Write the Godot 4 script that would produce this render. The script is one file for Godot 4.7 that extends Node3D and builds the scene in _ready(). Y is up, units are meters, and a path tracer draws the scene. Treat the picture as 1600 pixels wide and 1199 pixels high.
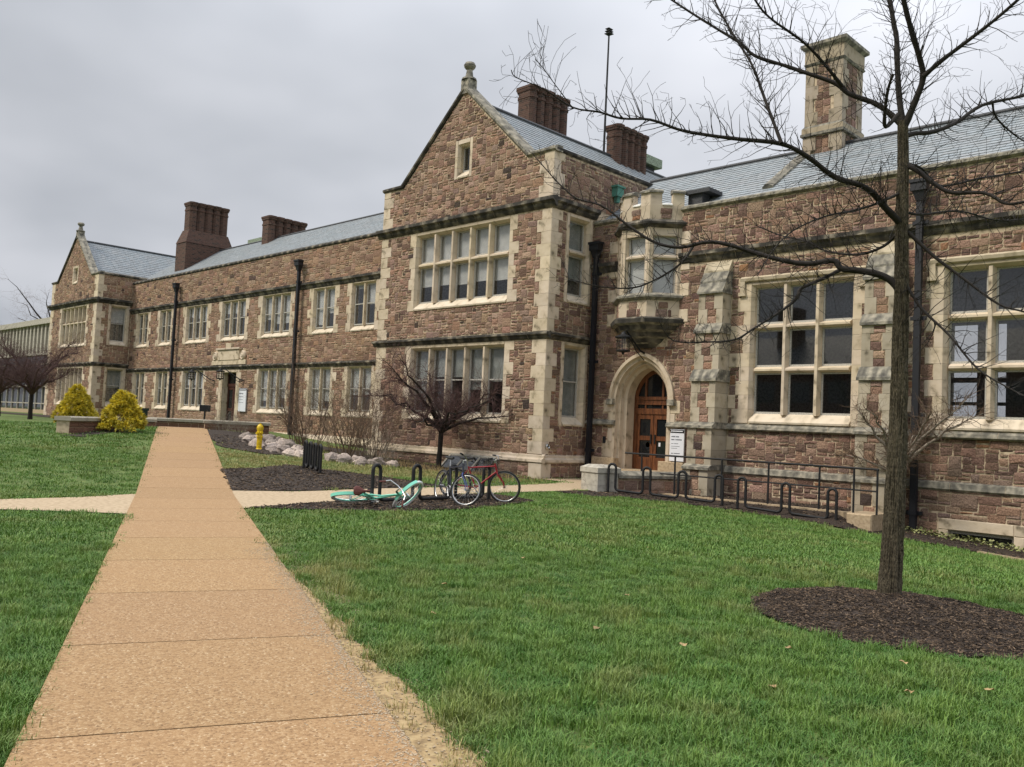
extends Node3D
# Stone collegiate hall behind a lawn, overcast spring day. y up, metres; x runs along the facade, -z is towards the building.

const ZG := -20.17   # front of the two gabled pavilions
const ZW := -22.32   # front of the wings
const XG0 := -27.35  # pavilion, both corners
const XG1 := -18.50
const UP := Vector3.UP

class MB:
	var v := PackedVector3Array()
	var n := PackedVector3Array()
	var c := PackedColorArray()
	var col := Color(1, 1, 1)
	var xf := Transform3D.IDENTITY
	func tri(a: Vector3, b: Vector3, d: Vector3) -> void:
		a = xf * a; b = xf * b; d = xf * d
		var m := (d - a).cross(b - a).normalized()
		v.push_back(a); v.push_back(b); v.push_back(d)
		for i in 3:
			n.push_back(m); c.push_back(col)
	func quad(a: Vector3, b: Vector3, d: Vector3, e: Vector3) -> void:
		tri(a, b, d); tri(a, d, e)
	func box(p: Vector3, q: Vector3) -> void:
		var a := Vector3(minf(p.x, q.x), minf(p.y, q.y), minf(p.z, q.z))
		var b := Vector3(maxf(p.x, q.x), maxf(p.y, q.y), maxf(p.z, q.z))
		quad(Vector3(a.x, a.y, b.z), Vector3(a.x, b.y, b.z), Vector3(b.x, b.y, b.z), Vector3(b.x, a.y, b.z))
		quad(Vector3(b.x, a.y, a.z), Vector3(b.x, b.y, a.z), Vector3(a.x, b.y, a.z), Vector3(a.x, a.y, a.z))
		quad(Vector3(b.x, a.y, b.z), Vector3(b.x, b.y, b.z), Vector3(b.x, b.y, a.z), Vector3(b.x, a.y, a.z))
		quad(Vector3(a.x, a.y, a.z), Vector3(a.x, b.y, a.z), Vector3(a.x, b.y, b.z), Vector3(a.x, a.y, b.z))
		quad(Vector3(a.x, b.y, b.z), Vector3(a.x, b.y, a.z), Vector3(b.x, b.y, a.z), Vector3(b.x, b.y, b.z))
		quad(Vector3(a.x, a.y, a.z), Vector3(a.x, a.y, b.z), Vector3(b.x, a.y, b.z), Vector3(b.x, a.y, a.z))
	# a box with a chamfer of e on the four edges of its front (+z) face
	func block(p: Vector3, q: Vector3, e := 0.012) -> void:
		var f := [Vector3(p.x, p.y, q.z - e), Vector3(p.x, q.y, q.z - e), Vector3(q.x, q.y, q.z - e), Vector3(q.x, p.y, q.z - e)]
		var g := [Vector3(p.x + e, p.y + e, q.z), Vector3(p.x + e, q.y - e, q.z), Vector3(q.x - e, q.y - e, q.z), Vector3(q.x - e, p.y + e, q.z)]
		quad(g[0], g[1], g[2], g[3])
		for i in 4:
			var j := (i + 1) % 4
			quad(f[i], f[j], g[j], g[i])
			var fi: Vector3 = f[i]
			var fj: Vector3 = f[j]
			quad(Vector3(fi.x, fi.y, p.z), Vector3(fj.x, fj.y, p.z), fj, fi)
	# polygon of points in the plane of axes u, w swept along s from s0 to s1
	func sweep(poly: Array, u: Vector3, w: Vector3, s: Vector3, s0: float, s1: float) -> void:
		var k := poly.size()
		var pts := PackedVector2Array()
		for p in poly: pts.push_back(p)
		var a: Array[Vector3] = []
		var b: Array[Vector3] = []
		for p in pts:
			var q: Vector3 = u * p.x + w * p.y
			a.push_back(q + s * s0); b.push_back(q + s * s1)
		var mid := Vector3.ZERO
		for q in a: mid += q / k
		for i in k:
			var j := (i + 1) % k
			var nn := (b[j] - a[i]).cross(a[j] - a[i])
			if nn.dot((a[i] + a[j]) * 0.5 - mid) > 0.0: quad(a[i], a[j], b[j], b[i])
			else: quad(a[i], b[i], b[j], a[j])
		var ix := Geometry2D.triangulate_polygon(pts)
		for i in range(0, ix.size(), 3):
			tri(a[ix[i]], a[ix[i + 1]], a[ix[i + 2]]); tri(b[ix[i]], b[ix[i + 2]], b[ix[i + 1]])
	# between two rings of as many points; caps flat fans
	func loft(r0: Array, r1: Array, cap0 := true, cap1 := true) -> void:
		var k := r0.size()
		for i in k:
			var j := (i + 1) % k
			quad(r0[i], r1[i], r1[j], r0[j])
		for i in range(1, k - 1):
			if cap0: tri(r0[0], r0[i], r0[i + 1])
			if cap1: tri(r1[0], r1[i + 1], r1[i])
	func smooth_quad(p: Array, m: Array) -> void:
		var g: Vector3 = ((p[2] as Vector3) - p[0]).cross((p[1] as Vector3) - p[0])
		var flip: bool = g.dot((m[0] as Vector3) + m[1] + m[2]) < 0.0
		for i in ([0, 2, 1, 0, 3, 2] if flip else [0, 1, 2, 0, 2, 3]):
			v.push_back(xf * (p[i] as Vector3)); n.push_back((xf.basis * (m[i] as Vector3)).normalized()); c.push_back(col)
	func tube(pts: Array, rads: Array, sides := 6, closed := false, cap := false) -> void:
		var k := pts.size()
		if k < 2: return
		var rings: Array = []
		var norms: Array = []
		var side := Vector3.ZERO
		for i in k:
			var t: Vector3
			if closed: t = pts[(i + 1) % k] - pts[(i + k - 1) % k]
			elif i == 0: t = pts[1] - pts[0]
			elif i == k - 1: t = pts[k - 1] - pts[k - 2]
			else: t = pts[i + 1] - pts[i - 1]
			t = t.normalized()
			if side == Vector3.ZERO:
				side = t.cross(Vector3.UP if absf(t.y) < 0.9 else Vector3.RIGHT).normalized()
			else:
				side = (side - t * side.dot(t)).normalized()
			var o := t.cross(side)
			var r: float = rads[i] if i < rads.size() else rads[-1]
			var ring: Array = []
			var nn: Array = []
			for j in sides:
				var g := TAU * j / sides
				var d := side * cos(g) + o * sin(g)
				ring.push_back((pts[i] as Vector3) + d * r); nn.push_back(d)
			rings.push_back(ring); norms.push_back(nn)
		var last := k if closed else k - 1
		for i in last:
			var i2 := (i + 1) % k
			for j in sides:
				var j2 := (j + 1) % sides
				smooth_quad([rings[i][j], rings[i][j2], rings[i2][j2], rings[i2][j]], [norms[i][j], norms[i][j2], norms[i2][j2], norms[i2][j]])
		if cap and not closed:
			for j in range(1, sides - 1):
				tri(rings[0][0], rings[0][j + 1], rings[0][j]); tri(rings[k - 1][0], rings[k - 1][j], rings[k - 1][j + 1])
	# turned shape round the y axis: profile of (radius, height)
	func lathe(prof: Array, sides := 16, at := Vector3.ZERO) -> void:
		for i in prof.size() - 1:
			var p: Vector2 = prof[i]
			var q: Vector2 = prof[i + 1]
			var e := Vector2(q.y - p.y, p.x - q.x).normalized()
			for j in sides:
				var a := TAU * j / sides
				var b := TAU * (j + 1) / sides
				var da := Vector3(cos(a), 0, sin(a))
				var db := Vector3(cos(b), 0, sin(b))
				smooth_quad([at + da * p.x + Vector3.UP * p.y, at + da * q.x + Vector3.UP * q.y, at + db * q.x + Vector3.UP * q.y, at + db * p.x + Vector3.UP * p.y],
					[da * e.x + Vector3.UP * e.y, da * e.x + Vector3.UP * e.y, db * e.x + Vector3.UP * e.y, db * e.x + Vector3.UP * e.y])
	func mesh() -> ArrayMesh:
		var m := ArrayMesh.new()
		if v.is_empty(): return m
		var a := []
		a.resize(Mesh.ARRAY_MAX)
		a[Mesh.ARRAY_VERTEX] = v; a[Mesh.ARRAY_NORMAL] = n; a[Mesh.ARRAY_COLOR] = c
		m.add_surface_from_arrays(Mesh.PRIMITIVE_TRIANGLES, a)
		return m

var M := {}
var rng := RandomNumberGenerator.new()
var used := {}

func numbered(called: String) -> String:
	var k: int = used.get(called, -1) + 1
	used[called] = k
	return called if k == 0 else "%s_%03d" % [called, k]

func put(mb: MB, called: String, m: Material, parent: Node = null) -> MeshInstance3D:
	var o := MeshInstance3D.new()
	o.mesh = mb.mesh(); o.material_override = m
	if parent == null:
		o.name = numbered(called); add_child(o)
	else:
		o.name = called; parent.add_child(o, true)
	return o

func base(called: String, where := Vector3.ZERO, turn := 0.0) -> Node3D:
	var o := Node3D.new()
	o.name = numbered(called); add_child(o); o.position = where; o.rotation.y = turn
	return o

func part(called: String, parent: Node) -> Node3D:
	var o := Node3D.new()
	o.name = called; parent.add_child(o, true)
	return o

func tag(o: Node, label := "", category := "", group := "", kind := "") -> Node:
	if label: o.set_meta("label", label)
	if category: o.set_meta("category", category)
	if group: o.set_meta("group", group)
	if kind: o.set_meta("kind", kind)
	return o

# ---------------------------------------------------------------- materials
func noise_tex(freq: float, octaves: int, colors: Array, size := 512, normal := false, bump := 4.0, kind := FastNoiseLite.TYPE_SIMPLEX_SMOOTH, seed := 1, offs: Array = []) -> NoiseTexture2D:
	var f := FastNoiseLite.new()
	f.seed = seed; f.frequency = freq; f.fractal_octaves = octaves; f.noise_type = kind
	var t := NoiseTexture2D.new()
	t.width = size; t.height = size; t.seamless = true; t.noise = f; t.normalize = true
	if normal:
		t.as_normal_map = true; t.bump_strength = bump
	elif colors.size():
		var g := Gradient.new()
		var o := PackedFloat32Array()
		var cc := PackedColorArray()
		for i in colors.size():
			o.push_back(offs[i] if offs.size() else float(i) / maxi(1, colors.size() - 1)); cc.push_back(colors[i])
		g.offsets = o; g.colors = cc
		t.color_ramp = g
	return t

func lin(r: float, g: float, b: float) -> Color:
	return Color(r, g, b).linear_to_srgb()

func mat(color: Color, rough := 0.9, tex: Texture2D = null, scale := 1.0, vc := false, height: Texture2D = null, hcm := 0.5, metal := 0.0) -> StandardMaterial3D:
	var m := StandardMaterial3D.new()
	m.albedo_color = color; m.roughness = rough; m.metallic = metal
	m.vertex_color_use_as_albedo = vc
	if tex or height:
		m.uv1_triplanar = true; m.uv1_world_triplanar = true; m.uv1_scale = Vector3.ONE * scale
	if tex: m.albedo_texture = tex
	if height:
		m.heightmap_enabled = true; m.heightmap_texture = height; m.heightmap_scale = hcm
	return m

func brick_tex() -> ImageTexture:
	var w := 256
	var h := 256
	var im := Image.create(w, h, false, Image.FORMAT_RGB8)
	im.fill(lin(0.11, 0.08, 0.06))
	var r := RandomNumberGenerator.new()
	r.seed = 5
	for row in 14:
		var y := int(row * h / 14.0)
		var off := 0 if row % 2 == 0 else 22
		for k in range(-1, 7):
			var x := off + k * 43
			var t := r.randf()
			var cc := lin(0.052 + 0.05 * t, 0.025 + 0.022 * t, 0.018 + 0.014 * t)
			if r.randf() < 0.12: cc = lin(0.028, 0.016, 0.013)
			im.fill_rect(Rect2i(x, y, 38, 14), cc)
			if x < 0: im.fill_rect(Rect2i(x + w, y, 38, 14), cc)
			if x + 38 > w: im.fill_rect(Rect2i(x - w, y, 38, 14), cc)
	return ImageTexture.create_from_image(im)

func make_materials() -> void:
	var grain := noise_tex(0.035, 5, [Color(0.52, 0.50, 0.49), Color(0.86, 0.85, 0.84), Color(1, 1, 1)], 512)
	var relief := noise_tex(0.02, 5, [], 512, false, 4.0, FastNoiseLite.TYPE_SIMPLEX_SMOOTH, 9)
	M.stone = mat(Color.WHITE, 0.95, grain, 1.3, true, relief, 1.6)
	M.mortar = mat(lin(0.66, 0.53, 0.37), 0.95, noise_tex(0.02, 5, [Color(0.55, 0.53, 0.5), Color(0.9, 0.9, 0.9), Color(1, 1, 1)], 512, false, 4, FastNoiseLite.TYPE_SIMPLEX_SMOOTH, 3), 0.5)
	var stain := noise_tex(0.006, 5, [Color(0.50, 0.49, 0.46), Color(0.84, 0.83, 0.80), Color(0.95, 0.94, 0.92), Color(1, 1, 1)], 512, false, 4, FastNoiseLite.TYPE_SIMPLEX_SMOOTH, 12, [0.0, 0.24, 0.42, 1.0])
	M.lime = mat(Color.WHITE, 0.9, stain, 0.6, true, relief, 0.4)
	var crust := noise_tex(0.008, 5, [lin(0.022, 0.020, 0.018), lin(0.045, 0.041, 0.035), lin(0.13, 0.115, 0.09), lin(0.38, 0.33, 0.25)], 512, false, 4, FastNoiseLite.TYPE_SIMPLEX_SMOOTH, 21, [0.0, 0.46, 0.66, 1.0])
	M.crust = mat(Color.WHITE, 0.92, crust, 0.45, false, relief, 0.5)
	var lichen := noise_tex(0.012, 5, [lin(0.06, 0.055, 0.05), lin(0.15, 0.14, 0.115), lin(0.27, 0.25, 0.20), lin(0.5, 0.44, 0.34)], 512, false, 4, FastNoiseLite.TYPE_SIMPLEX_SMOOTH, 23, [0.0, 0.38, 0.62, 1.0])
	M.lichen = mat(Color.WHITE, 0.92, lichen, 0.6, false, relief, 0.5)
	M.slate = mat(Color.WHITE, 0.62, noise_tex(0.01, 4, [Color(0.84, 0.85, 0.86), Color(1, 1, 1)], 512, false, 4, FastNoiseLite.TYPE_SIMPLEX_SMOOTH, 31), 0.6, true)
	M.brick = mat(Color.WHITE, 0.92, brick_tex(), 0.85)
	M.brick_plain = mat(lin(0.10, 0.045, 0.03), 0.92, grain, 1.0)
	M.brick_red = mat(lin(0.25, 0.115, 0.075), 0.92, grain, 1.4)
	M.lead = mat(lin(0.06, 0.065, 0.075), 0.6, grain, 0.8)
	M.pipe = mat(lin(0.008, 0.009, 0.014), 0.55)
	M.black_metal = mat(lin(0.008, 0.008, 0.009), 0.7)
	M.white_paint = mat(lin(0.66, 0.65, 0.60), 0.55, grain, 2.0)
	M.blind = mat(lin(0.90, 0.91, 0.89), 0.9, noise_tex(0.02, 3, [Color(0.9, 0.9, 0.9), Color(1, 1, 1)], 256), 0.6)
	M.blind_grey = mat(lin(0.52, 0.55, 0.52), 0.9, noise_tex(0.02, 3, [Color(0.85, 0.85, 0.85), Color(1, 1, 1)], 256), 0.6)
	var g := StandardMaterial3D.new()
	g.albedo_color = Color(0.10, 0.12, 0.13, 0.16); g.roughness = 0.02; g.transparency = BaseMaterial3D.TRANSPARENCY_ALPHA; g.metallic_specular = 0.75
	M.glass = g
	M.room = mat(lin(0.40, 0.37, 0.32), 0.9, grain, 0.5)
	var wood := noise_tex(0.012, 4, [lin(0.07, 0.024, 0.010), lin(0.15, 0.052, 0.018), lin(0.20, 0.075, 0.028)], 256, false, 4, FastNoiseLite.TYPE_SIMPLEX, 41)
	M.wood = mat(Color.WHITE, 0.45, wood, 1.0)
	M.wood.uv1_scale = Vector3(3, 0.5, 3)
	M.wood_dark = mat(lin(0.085, 0.022, 0.012), 0.5, grain, 1.5)
	M.concrete = mat(Color.WHITE, 0.92, noise_tex(0.02, 5, [lin(0.26, 0.24, 0.20), lin(0.42, 0.39, 0.33), lin(0.50, 0.47, 0.40)], 512, false, 4, FastNoiseLite.TYPE_SIMPLEX_SMOOTH, 44), 0.5, false, relief, 0.3)
	M.kerb = mat(Color.WHITE, 0.92, noise_tex(0.03, 5, [lin(0.27, 0.20, 0.125), lin(0.42, 0.32, 0.205), lin(0.50, 0.40, 0.27)], 512, false, 4, FastNoiseLite.TYPE_SIMPLEX_SMOOTH, 45), 0.6)
	# exposed aggregate: cellular pebbles in tan, plus a coarser tone
	var peb := noise_tex(0.055, 2, [lin(0.15, 0.085, 0.038), lin(0.285, 0.168, 0.076), lin(0.35, 0.215, 0.10), lin(0.41, 0.28, 0.15), lin(0.62, 0.50, 0.34)], 1024, false, 4, FastNoiseLite.TYPE_CELLULAR, 51, [0.0, 0.25, 0.6, 0.85, 1.0])
	(peb.noise as FastNoiseLite).cellular_return_type = FastNoiseLite.RETURN_CELL_VALUE
	var pebh := noise_tex(0.055, 1, [], 1024, false, 4, FastNoiseLite.TYPE_CELLULAR, 51)
	M.aggregate = mat(Color.WHITE, 0.85, peb, 1.35, true, pebh, -0.2)
	M.grit = mat(Color.WHITE, 0.95, noise_tex(0.05, 4, [lin(0.26, 0.20, 0.13), lin(0.40, 0.31, 0.20), lin(0.48, 0.39, 0.27)], 512, false, 4, FastNoiseLite.TYPE_SIMPLEX_SMOOTH, 53), 1.2, false, relief, 0.5)
	M.soil = mat(Color.WHITE, 0.97, noise_tex(0.03, 5, [lin(0.15, 0.10, 0.05), lin(0.34, 0.24, 0.12), lin(0.42, 0.32, 0.17)], 512, false, 4, FastNoiseLite.TYPE_SIMPLEX_SMOOTH, 54), 0.8, false, relief, 1.0)
	M.mulch = mat(Color.WHITE, 0.97, noise_tex(0.045, 5, [lin(0.012, 0.0075, 0.005), lin(0.030, 0.0195, 0.013), lin(0.07, 0.046, 0.030)], 512, false, 4, FastNoiseLite.TYPE_SIMPLEX_SMOOTH, 55), 1.0, false, relief, 2.5)
	M.chip = mat(Color.WHITE, 0.95, null, 1, true)
	M.turf = mat(Color.WHITE, 0.97, noise_tex(0.02, 5, [lin(0.05, 0.055, 0.015), lin(0.075, 0.12, 0.022), lin(0.11, 0.15, 0.030), lin(0.20, 0.18, 0.06)], 1024, false, 4, FastNoiseLite.TYPE_SIMPLEX_SMOOTH, 56, [0.0, 0.4, 0.75, 1.0]), 0.3, false, relief, 2.0)
	M.blade = mat(Color.WHITE, 0.6, null, 1, true)
	M.blade.backlight_enabled = true; M.blade.backlight = Color(0.35, 0.4, 0.2)
	var bark := noise_tex(0.02, 5, [lin(0.04, 0.031, 0.019), lin(0.105, 0.085, 0.052), lin(0.21, 0.178, 0.115)], 512, false, 4, FastNoiseLite.TYPE_SIMPLEX, 61)
	var barkh := noise_tex(0.03, 4, [], 512, false, 4, FastNoiseLite.TYPE_SIMPLEX, 61)
	M.bark = mat(Color.WHITE, 0.95, bark, 1.0, false, barkh, 3.0)
	M.bark.uv1_scale = Vector3(6, 1.1, 6)
	M.branch = mat(lin(0.028, 0.022, 0.018), 0.9, grain, 3.0)
	M.twig_purple = mat(lin(0.080, 0.040, 0.036), 0.9)
	M.twig_brown = mat(lin(0.13, 0.085, 0.055), 0.9)
	M.twig_grey = mat(lin(0.24, 0.205, 0.165), 0.9)
	M.leaf = mat(Color.WHITE, 0.7, null, 1, true)
	M.leaf.backlight_enabled = true; M.leaf.backlight = Color(0.3, 0.3, 0.12)
	M.rock = mat(Color.WHITE, 0.93, grain, 1.2, true, relief, 2.0)
	M.copper = mat(lin(0.11, 0.34, 0.27), 0.75, grain, 2.5)
	M.pale_green = mat(lin(0.36, 0.45, 0.33), 0.6, grain, 0.5)
	M.paper = mat(lin(0.74, 0.76, 0.82), 0.5)
	M.ink = mat(lin(0.16, 0.17, 0.20), 0.8)
	M.steel = mat(lin(0.55, 0.55, 0.55), 0.3, null, 1, false, null, 0.5, 1.0)
	M.rubber = mat(lin(0.014, 0.014, 0.014), 0.8)
	M.yellow = mat(lin(0.86, 0.60, 0.008), 0.45, noise_tex(0.02, 4, [Color(0.75, 0.72, 0.6), Color(1, 1, 1)], 256), 2.0)
	M.green_bin = mat(lin(0.010, 0.030, 0.024), 0.5)
	M.dark_glass = mat(lin(0.012, 0.014, 0.016), 0.05)

# ---------------------------------------------------------------- the lie of the land
const HX := [-400.0, -90.0, -57.0, -40.0, -27.4, -18.2, -15.0, -9.0, -8.0, -5.0, 0.0, 30.0, 400.0]
const HY := [0.9, 0.9, 0.88, 0.75, 0.24, 0.0, -0.1, -0.38, -0.5, -0.72, -0.9, -1.1, -1.1]
const PD := Vector2(-0.9114, -0.4115)  # the way the path runs
const PN := Vector2(0.4115, -0.9114)   # its right-hand side
const POFF := 0.281
const PHALF := 0.86

func hgt(x: float, z: float) -> float:
	var s := -(0.911 * x + 0.412 * z)
	var hp := 0.94 * clampf((s - 17.5) / 16.5, 0, 1)
	var hb: float = HY[0]
	for i in HX.size() - 1:
		if x >= HX[i] and x <= HX[i + 1]:
			hb = lerpf(HY[i], HY[i + 1], (x - HX[i]) / (HX[i + 1] - HX[i]))
	var t := 0.4115 * x - 0.9114 * z - POFF
	var wt := smoothstep(1.0, 7.5, t)
	var wr := pow(clampf((-10.0 - z) / 10.5, 0, 1), 1.3)
	var k := 1.0 - smoothstep(-24.0, -18.0, x)
	return hp * (1.0 - wt) + hb * (wt * k + wr * (1.0 - k))

func on(x: float, z: float, dy := 0.0) -> Vector3:
	return Vector3(x, hgt(x, z) + dy, z)

func pathpt(s: float, t: float) -> Vector2:
	return PD * s + PN * (t + POFF)

# a sheet laid over the ground, cut to a polygon in (x, z)
func drape(mb: MB, poly: PackedVector2Array, dy: float, cell := 0.5, mound = null) -> void:
	var r := Rect2(poly[0], Vector2.ZERO)
	for p in poly: r = r.expand(p)
	for i in range(floori(r.position.x / cell), ceili(r.end.x / cell)):
		for j in range(floori(r.position.y / cell), ceili(r.end.y / cell)):
			var q := PackedVector2Array([Vector2(i, j) * cell, Vector2(i + 1, j) * cell, Vector2(i + 1, j + 1) * cell, Vector2(i, j + 1) * cell])
			for piece in Geometry2D.intersect_polygons(poly, q):
				if piece.size() < 3: continue
				var ix := Geometry2D.triangulate_polygon(piece)
				for k in range(0, ix.size(), 3):
					var t: Array[Vector3] = []
					for e in 3:
						var g: Vector2 = piece[ix[k + e]]
						var up := dy
						if mound != null: up += mound.call(g)
						t.push_back(on(g.x, g.y, up))
					if (t[2] - t[0]).cross(t[1] - t[0]).y > 0: mb.tri(t[0], t[1], t[2])
					else: mb.tri(t[0], t[2], t[1])

func wobble(poly: Array, amp: float, seed: int, step := 0.35) -> PackedVector2Array:
	var f := FastNoiseLite.new()
	f.seed = seed; f.frequency = 0.9
	var out := PackedVector2Array()
	for i in poly.size():
		var a: Vector2 = poly[i]
		var b: Vector2 = poly[(i + 1) % poly.size()]
		var k := maxi(1, int(a.distance_to(b) / step))
		for j in k:
			var p := a.lerp(b, float(j) / k)
			out.push_back(p + Vector2(f.get_noise_2d(p.x, p.y), f.get_noise_2d(p.x + 50, p.y)) * amp)
	return out

# ---------------------------------------------------------------- masonry
var hall: Node3D
var stones: Array = []       # [wall dictionary, a, b, w, h, frame]

func frame_of(o: Vector3, r: Vector3) -> Transform3D:
	return Transform3D(Basis(r, UP, r.cross(UP)), o)

func new_wall(f: Transform3D, poly: Array, tone := 0) -> Dictionary:
	var p := PackedVector2Array()
	for q in poly: p.push_back(q)
	return {"f": f, "poly": p, "open": [], "ex": [], "expoly": [], "tone": tone, "node": null}

func span_at(poly: PackedVector2Array, b: float) -> Vector2:
	var lo := 1e9
	var hi := -1e9
	for i in poly.size():
		var p := poly[i]
		var q := poly[(i + 1) % poly.size()]
		if (p.y <= b and q.y > b) or (q.y <= b and p.y > b):
			var x := lerpf(p.x, q.x, (b - p.y) / (q.y - p.y))
			lo = minf(lo, x); hi = maxf(hi, x)
	return Vector2(lo, hi)

func finish_wall(w: Dictionary, cell := 0.1, big := 0.9) -> void:
	var mb := MB.new()
	mb.xf = w.f
	var cuts: Array = []
	for p in w.poly: cuts.push_back(p.y)
	for o in w.open:
		cuts.push_back(o.position.y); cuts.push_back(o.end.y)
	cuts.sort()
	for i in cuts.size() - 1:
		var b0: float = cuts[i]
		var b1: float = cuts[i + 1]
		if b1 - b0 < 0.002: continue
		var s0 := span_at(w.poly, b0 + 0.0005)
		var s1 := span_at(w.poly, b1 - 0.0005)
		var gaps: Array = []
		for o in w.open:
			if o.position.y < b1 - 0.001 and o.end.y > b0 + 0.001: gaps.push_back(Vector2(o.position.x, o.end.x))
		gaps.sort_custom(func(p, q): return p.x < q.x)
		var l0 := s0.x
		var l1 := s1.x
		gaps.push_back(Vector2(1e9, 1e9))
		for g in gaps:
			var r0 := minf(g.x, s0.y)
			var r1 := minf(g.x, s1.y)
			if r0 - l0 > 0.003 or r1 - l1 > 0.003:
				mb.quad(Vector3(l0, b0, 0), Vector3(l1, b1, 0), Vector3(r1, b1, 0), Vector3(r0, b0, 0))
				mb.quad(Vector3(r0, b0, -0.42), Vector3(r1, b1, -0.42), Vector3(l1, b1, -0.42), Vector3(l0, b0, -0.42))
			l0 = maxf(l0, g.y); l1 = maxf(l1, g.y)
	w.node = put(mb, "wall", M.mortar, hall)
	# squared rubble laid to a grid of cells
	var r := Rect2(w.poly[0], Vector2.ZERO)
	for p in w.poly: r = r.expand(p)
	var a0 := floori(r.position.x / cell)
	var b0 := floori(r.position.y / cell)
	var nw := ceili(r.end.x / cell) - a0
	var nh := ceili(r.end.y / cell) - b0
	var freec := PackedByteArray()
	freec.resize(nw * nh)
	for j in nh:
		var b := (b0 + j + 0.5) * cell
		var s := span_at(w.poly, b)
		for i in nw:
			var a := (a0 + i + 0.5) * cell
			var ok := a > s.x + 0.02 and a < s.y - 0.02
			if ok:
				for e in w.ex:
					if e.has_point(Vector2(a, b)):
						ok = false; break
			if ok:
				for e in w.expoly:
					if Geometry2D.is_point_in_polygon(Vector2(a, b), e):
						ok = false; break
			freec[j * nw + i] = 1 if ok else 0
	for j in nh:
		var i := 0
		while i < nw:
			if freec[j * nw + i] == 0:
				i += 1; continue
			var q := rng.randf()
			var h := 1 if q < 0.56 else (2 if q < 0.94 else 3)
			var ww := maxi(1, int(round((rng.randf_range(0.9, 3.1) + h * rng.randf_range(0.2, 0.8)) * big)))
			var k := 0
			while i + k < nw and k < ww + 1 and freec[j * nw + i + k] == 1: k += 1
			if k == ww + 1:
				var more := i + k >= nw or freec[j * nw + i + k] == 0
				k = ww + 1 if more else ww
			ww = maxi(1, k)
			if ww == 1: h = mini(h, 2)
			var hh := 1
			while hh < h and j + hh < nh:
				var clear := true
				for e in ww:
					if freec[(j + hh) * nw + i + e] == 0:
						clear = false; break
				if not clear: break
				hh += 1
			for y in hh:
				for e in ww: freec[(j + y) * nw + i + e] = 0
			stones.push_back([w, (a0 + i) * cell, (b0 + j) * cell, ww * cell, hh * cell, w.f])
			i += ww

const TONES := [
	[[0.312, 0.195, 0.139], [0.404, 0.264, 0.197], [0.273, 0.168, 0.120], [0.360, 0.244, 0.168], [0.305, 0.209, 0.162], [0.447, 0.306, 0.227], [0.185, 0.115, 0.086], [0.382, 0.232, 0.165], [0.076, 0.052, 0.043]],
	[[0.371, 0.235, 0.156], [0.322, 0.201, 0.138], [0.426, 0.279, 0.192], [0.360, 0.242, 0.168], [0.300, 0.190, 0.133], [0.393, 0.242, 0.162], [0.251, 0.153, 0.107], [0.404, 0.284, 0.200], [0.109, 0.068, 0.053]],
	[[0.295, 0.183, 0.133], [0.251, 0.155, 0.116], [0.338, 0.211, 0.156], [0.208, 0.131, 0.100], [0.317, 0.218, 0.153], [0.376, 0.240, 0.179], [0.273, 0.189, 0.149], [0.170, 0.105, 0.080], [0.338, 0.179, 0.102]]]

func stone_into(mb: MB, s: Array) -> void:
	mb.xf = s[5]
	var g: float = rng.randf_range(0.013, 0.022)
	var a: float = s[1] + g
	var b: float = s[2] + g
	var c: float = s[1] + s[3] - g
	var d: float = s[2] + s[4] - g
	var j := 0.011
	var tone: Array = TONES[s[0].tone]
	var q := rng.randf()
	var col: Array = tone[int(pow(q, 0.8) * 8.0)] if rng.randf() > 0.022 else tone[8]
	var v := rng.randf_range(1.04, 1.32)
	mb.col = Color(col[0] * v, col[1] * v * rng.randf_range(0.96, 1.05), col[2] * v * rng.randf_range(0.94, 1.07))
	var o: Array[Vector3] = []
	var f: Array[Vector3] = []
	var big: float = minf(s[3], s[4])
	var inset := minf(0.035, big * 0.2)
	for p in [Vector2(a, b), Vector2(a, d), Vector2(c, d), Vector2(c, b)]:
		var e := Vector2(rng.randf_range(-j, j), rng.randf_range(-j, j))
		o.push_back(Vector3(p.x + e.x, p.y + e.y, -0.004))
		var inx := inset * rng.randf_range(0.4, 1.3) * (1 if p.x == a else -1)
		var iny := inset * rng.randf_range(0.4, 1.3) * (1 if p.y == b else -1)
		f.push_back(Vector3(p.x + e.x + inx, p.y + e.y + iny, rng.randf_range(0.008, 0.022)))
	var m := (f[0] + f[1] + f[2] + f[3]) * 0.25
	m += Vector3(rng.randf_range(-0.2, 0.2) * s[3], rng.randf_range(-0.2, 0.2) * s[4], rng.randf_range(0.002, 0.022))
	for i in 4:
		var k := (i + 1) % 4
		mb.quad(o[i], o[k], f[k], f[i])
		mb.tri(m, f[i], f[k])

func lay_stones(cam: Vector3) -> void:
	var rank: Array = []
	for i in stones.size():
		var s: Array = stones[i]
		var f: Transform3D = s[5]
		var p: Vector3 = f * Vector3(s[1] + s[3] * 0.5, s[2] + s[4] * 0.5, 0)
		var to := cam - p
		var seen: float = s[3] * s[4] * maxf(0.0, f.basis.z.dot(to)) / pow(to.length(), 3)
		if p.x > -5.9: seen *= 0.02
		rank.push_back([seen, i])
	rank.sort_custom(func(p, q): return p[0] > q[0])
	var single := {}
	for i in mini(296, rank.size()): single[rank[i][1]] = true
	var rest := MB.new()
	for i in stones.size():
		if single.has(i):
			var mb := MB.new()
			stone_into(mb, stones[i])
			put(mb, "stone", M.stone, stones[i][0].node)
		else:
			stone_into(rest, stones[i])
	tag(put(rest, "rubble_stones", M.stone, hall), "", "", "", "stuff")

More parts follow.
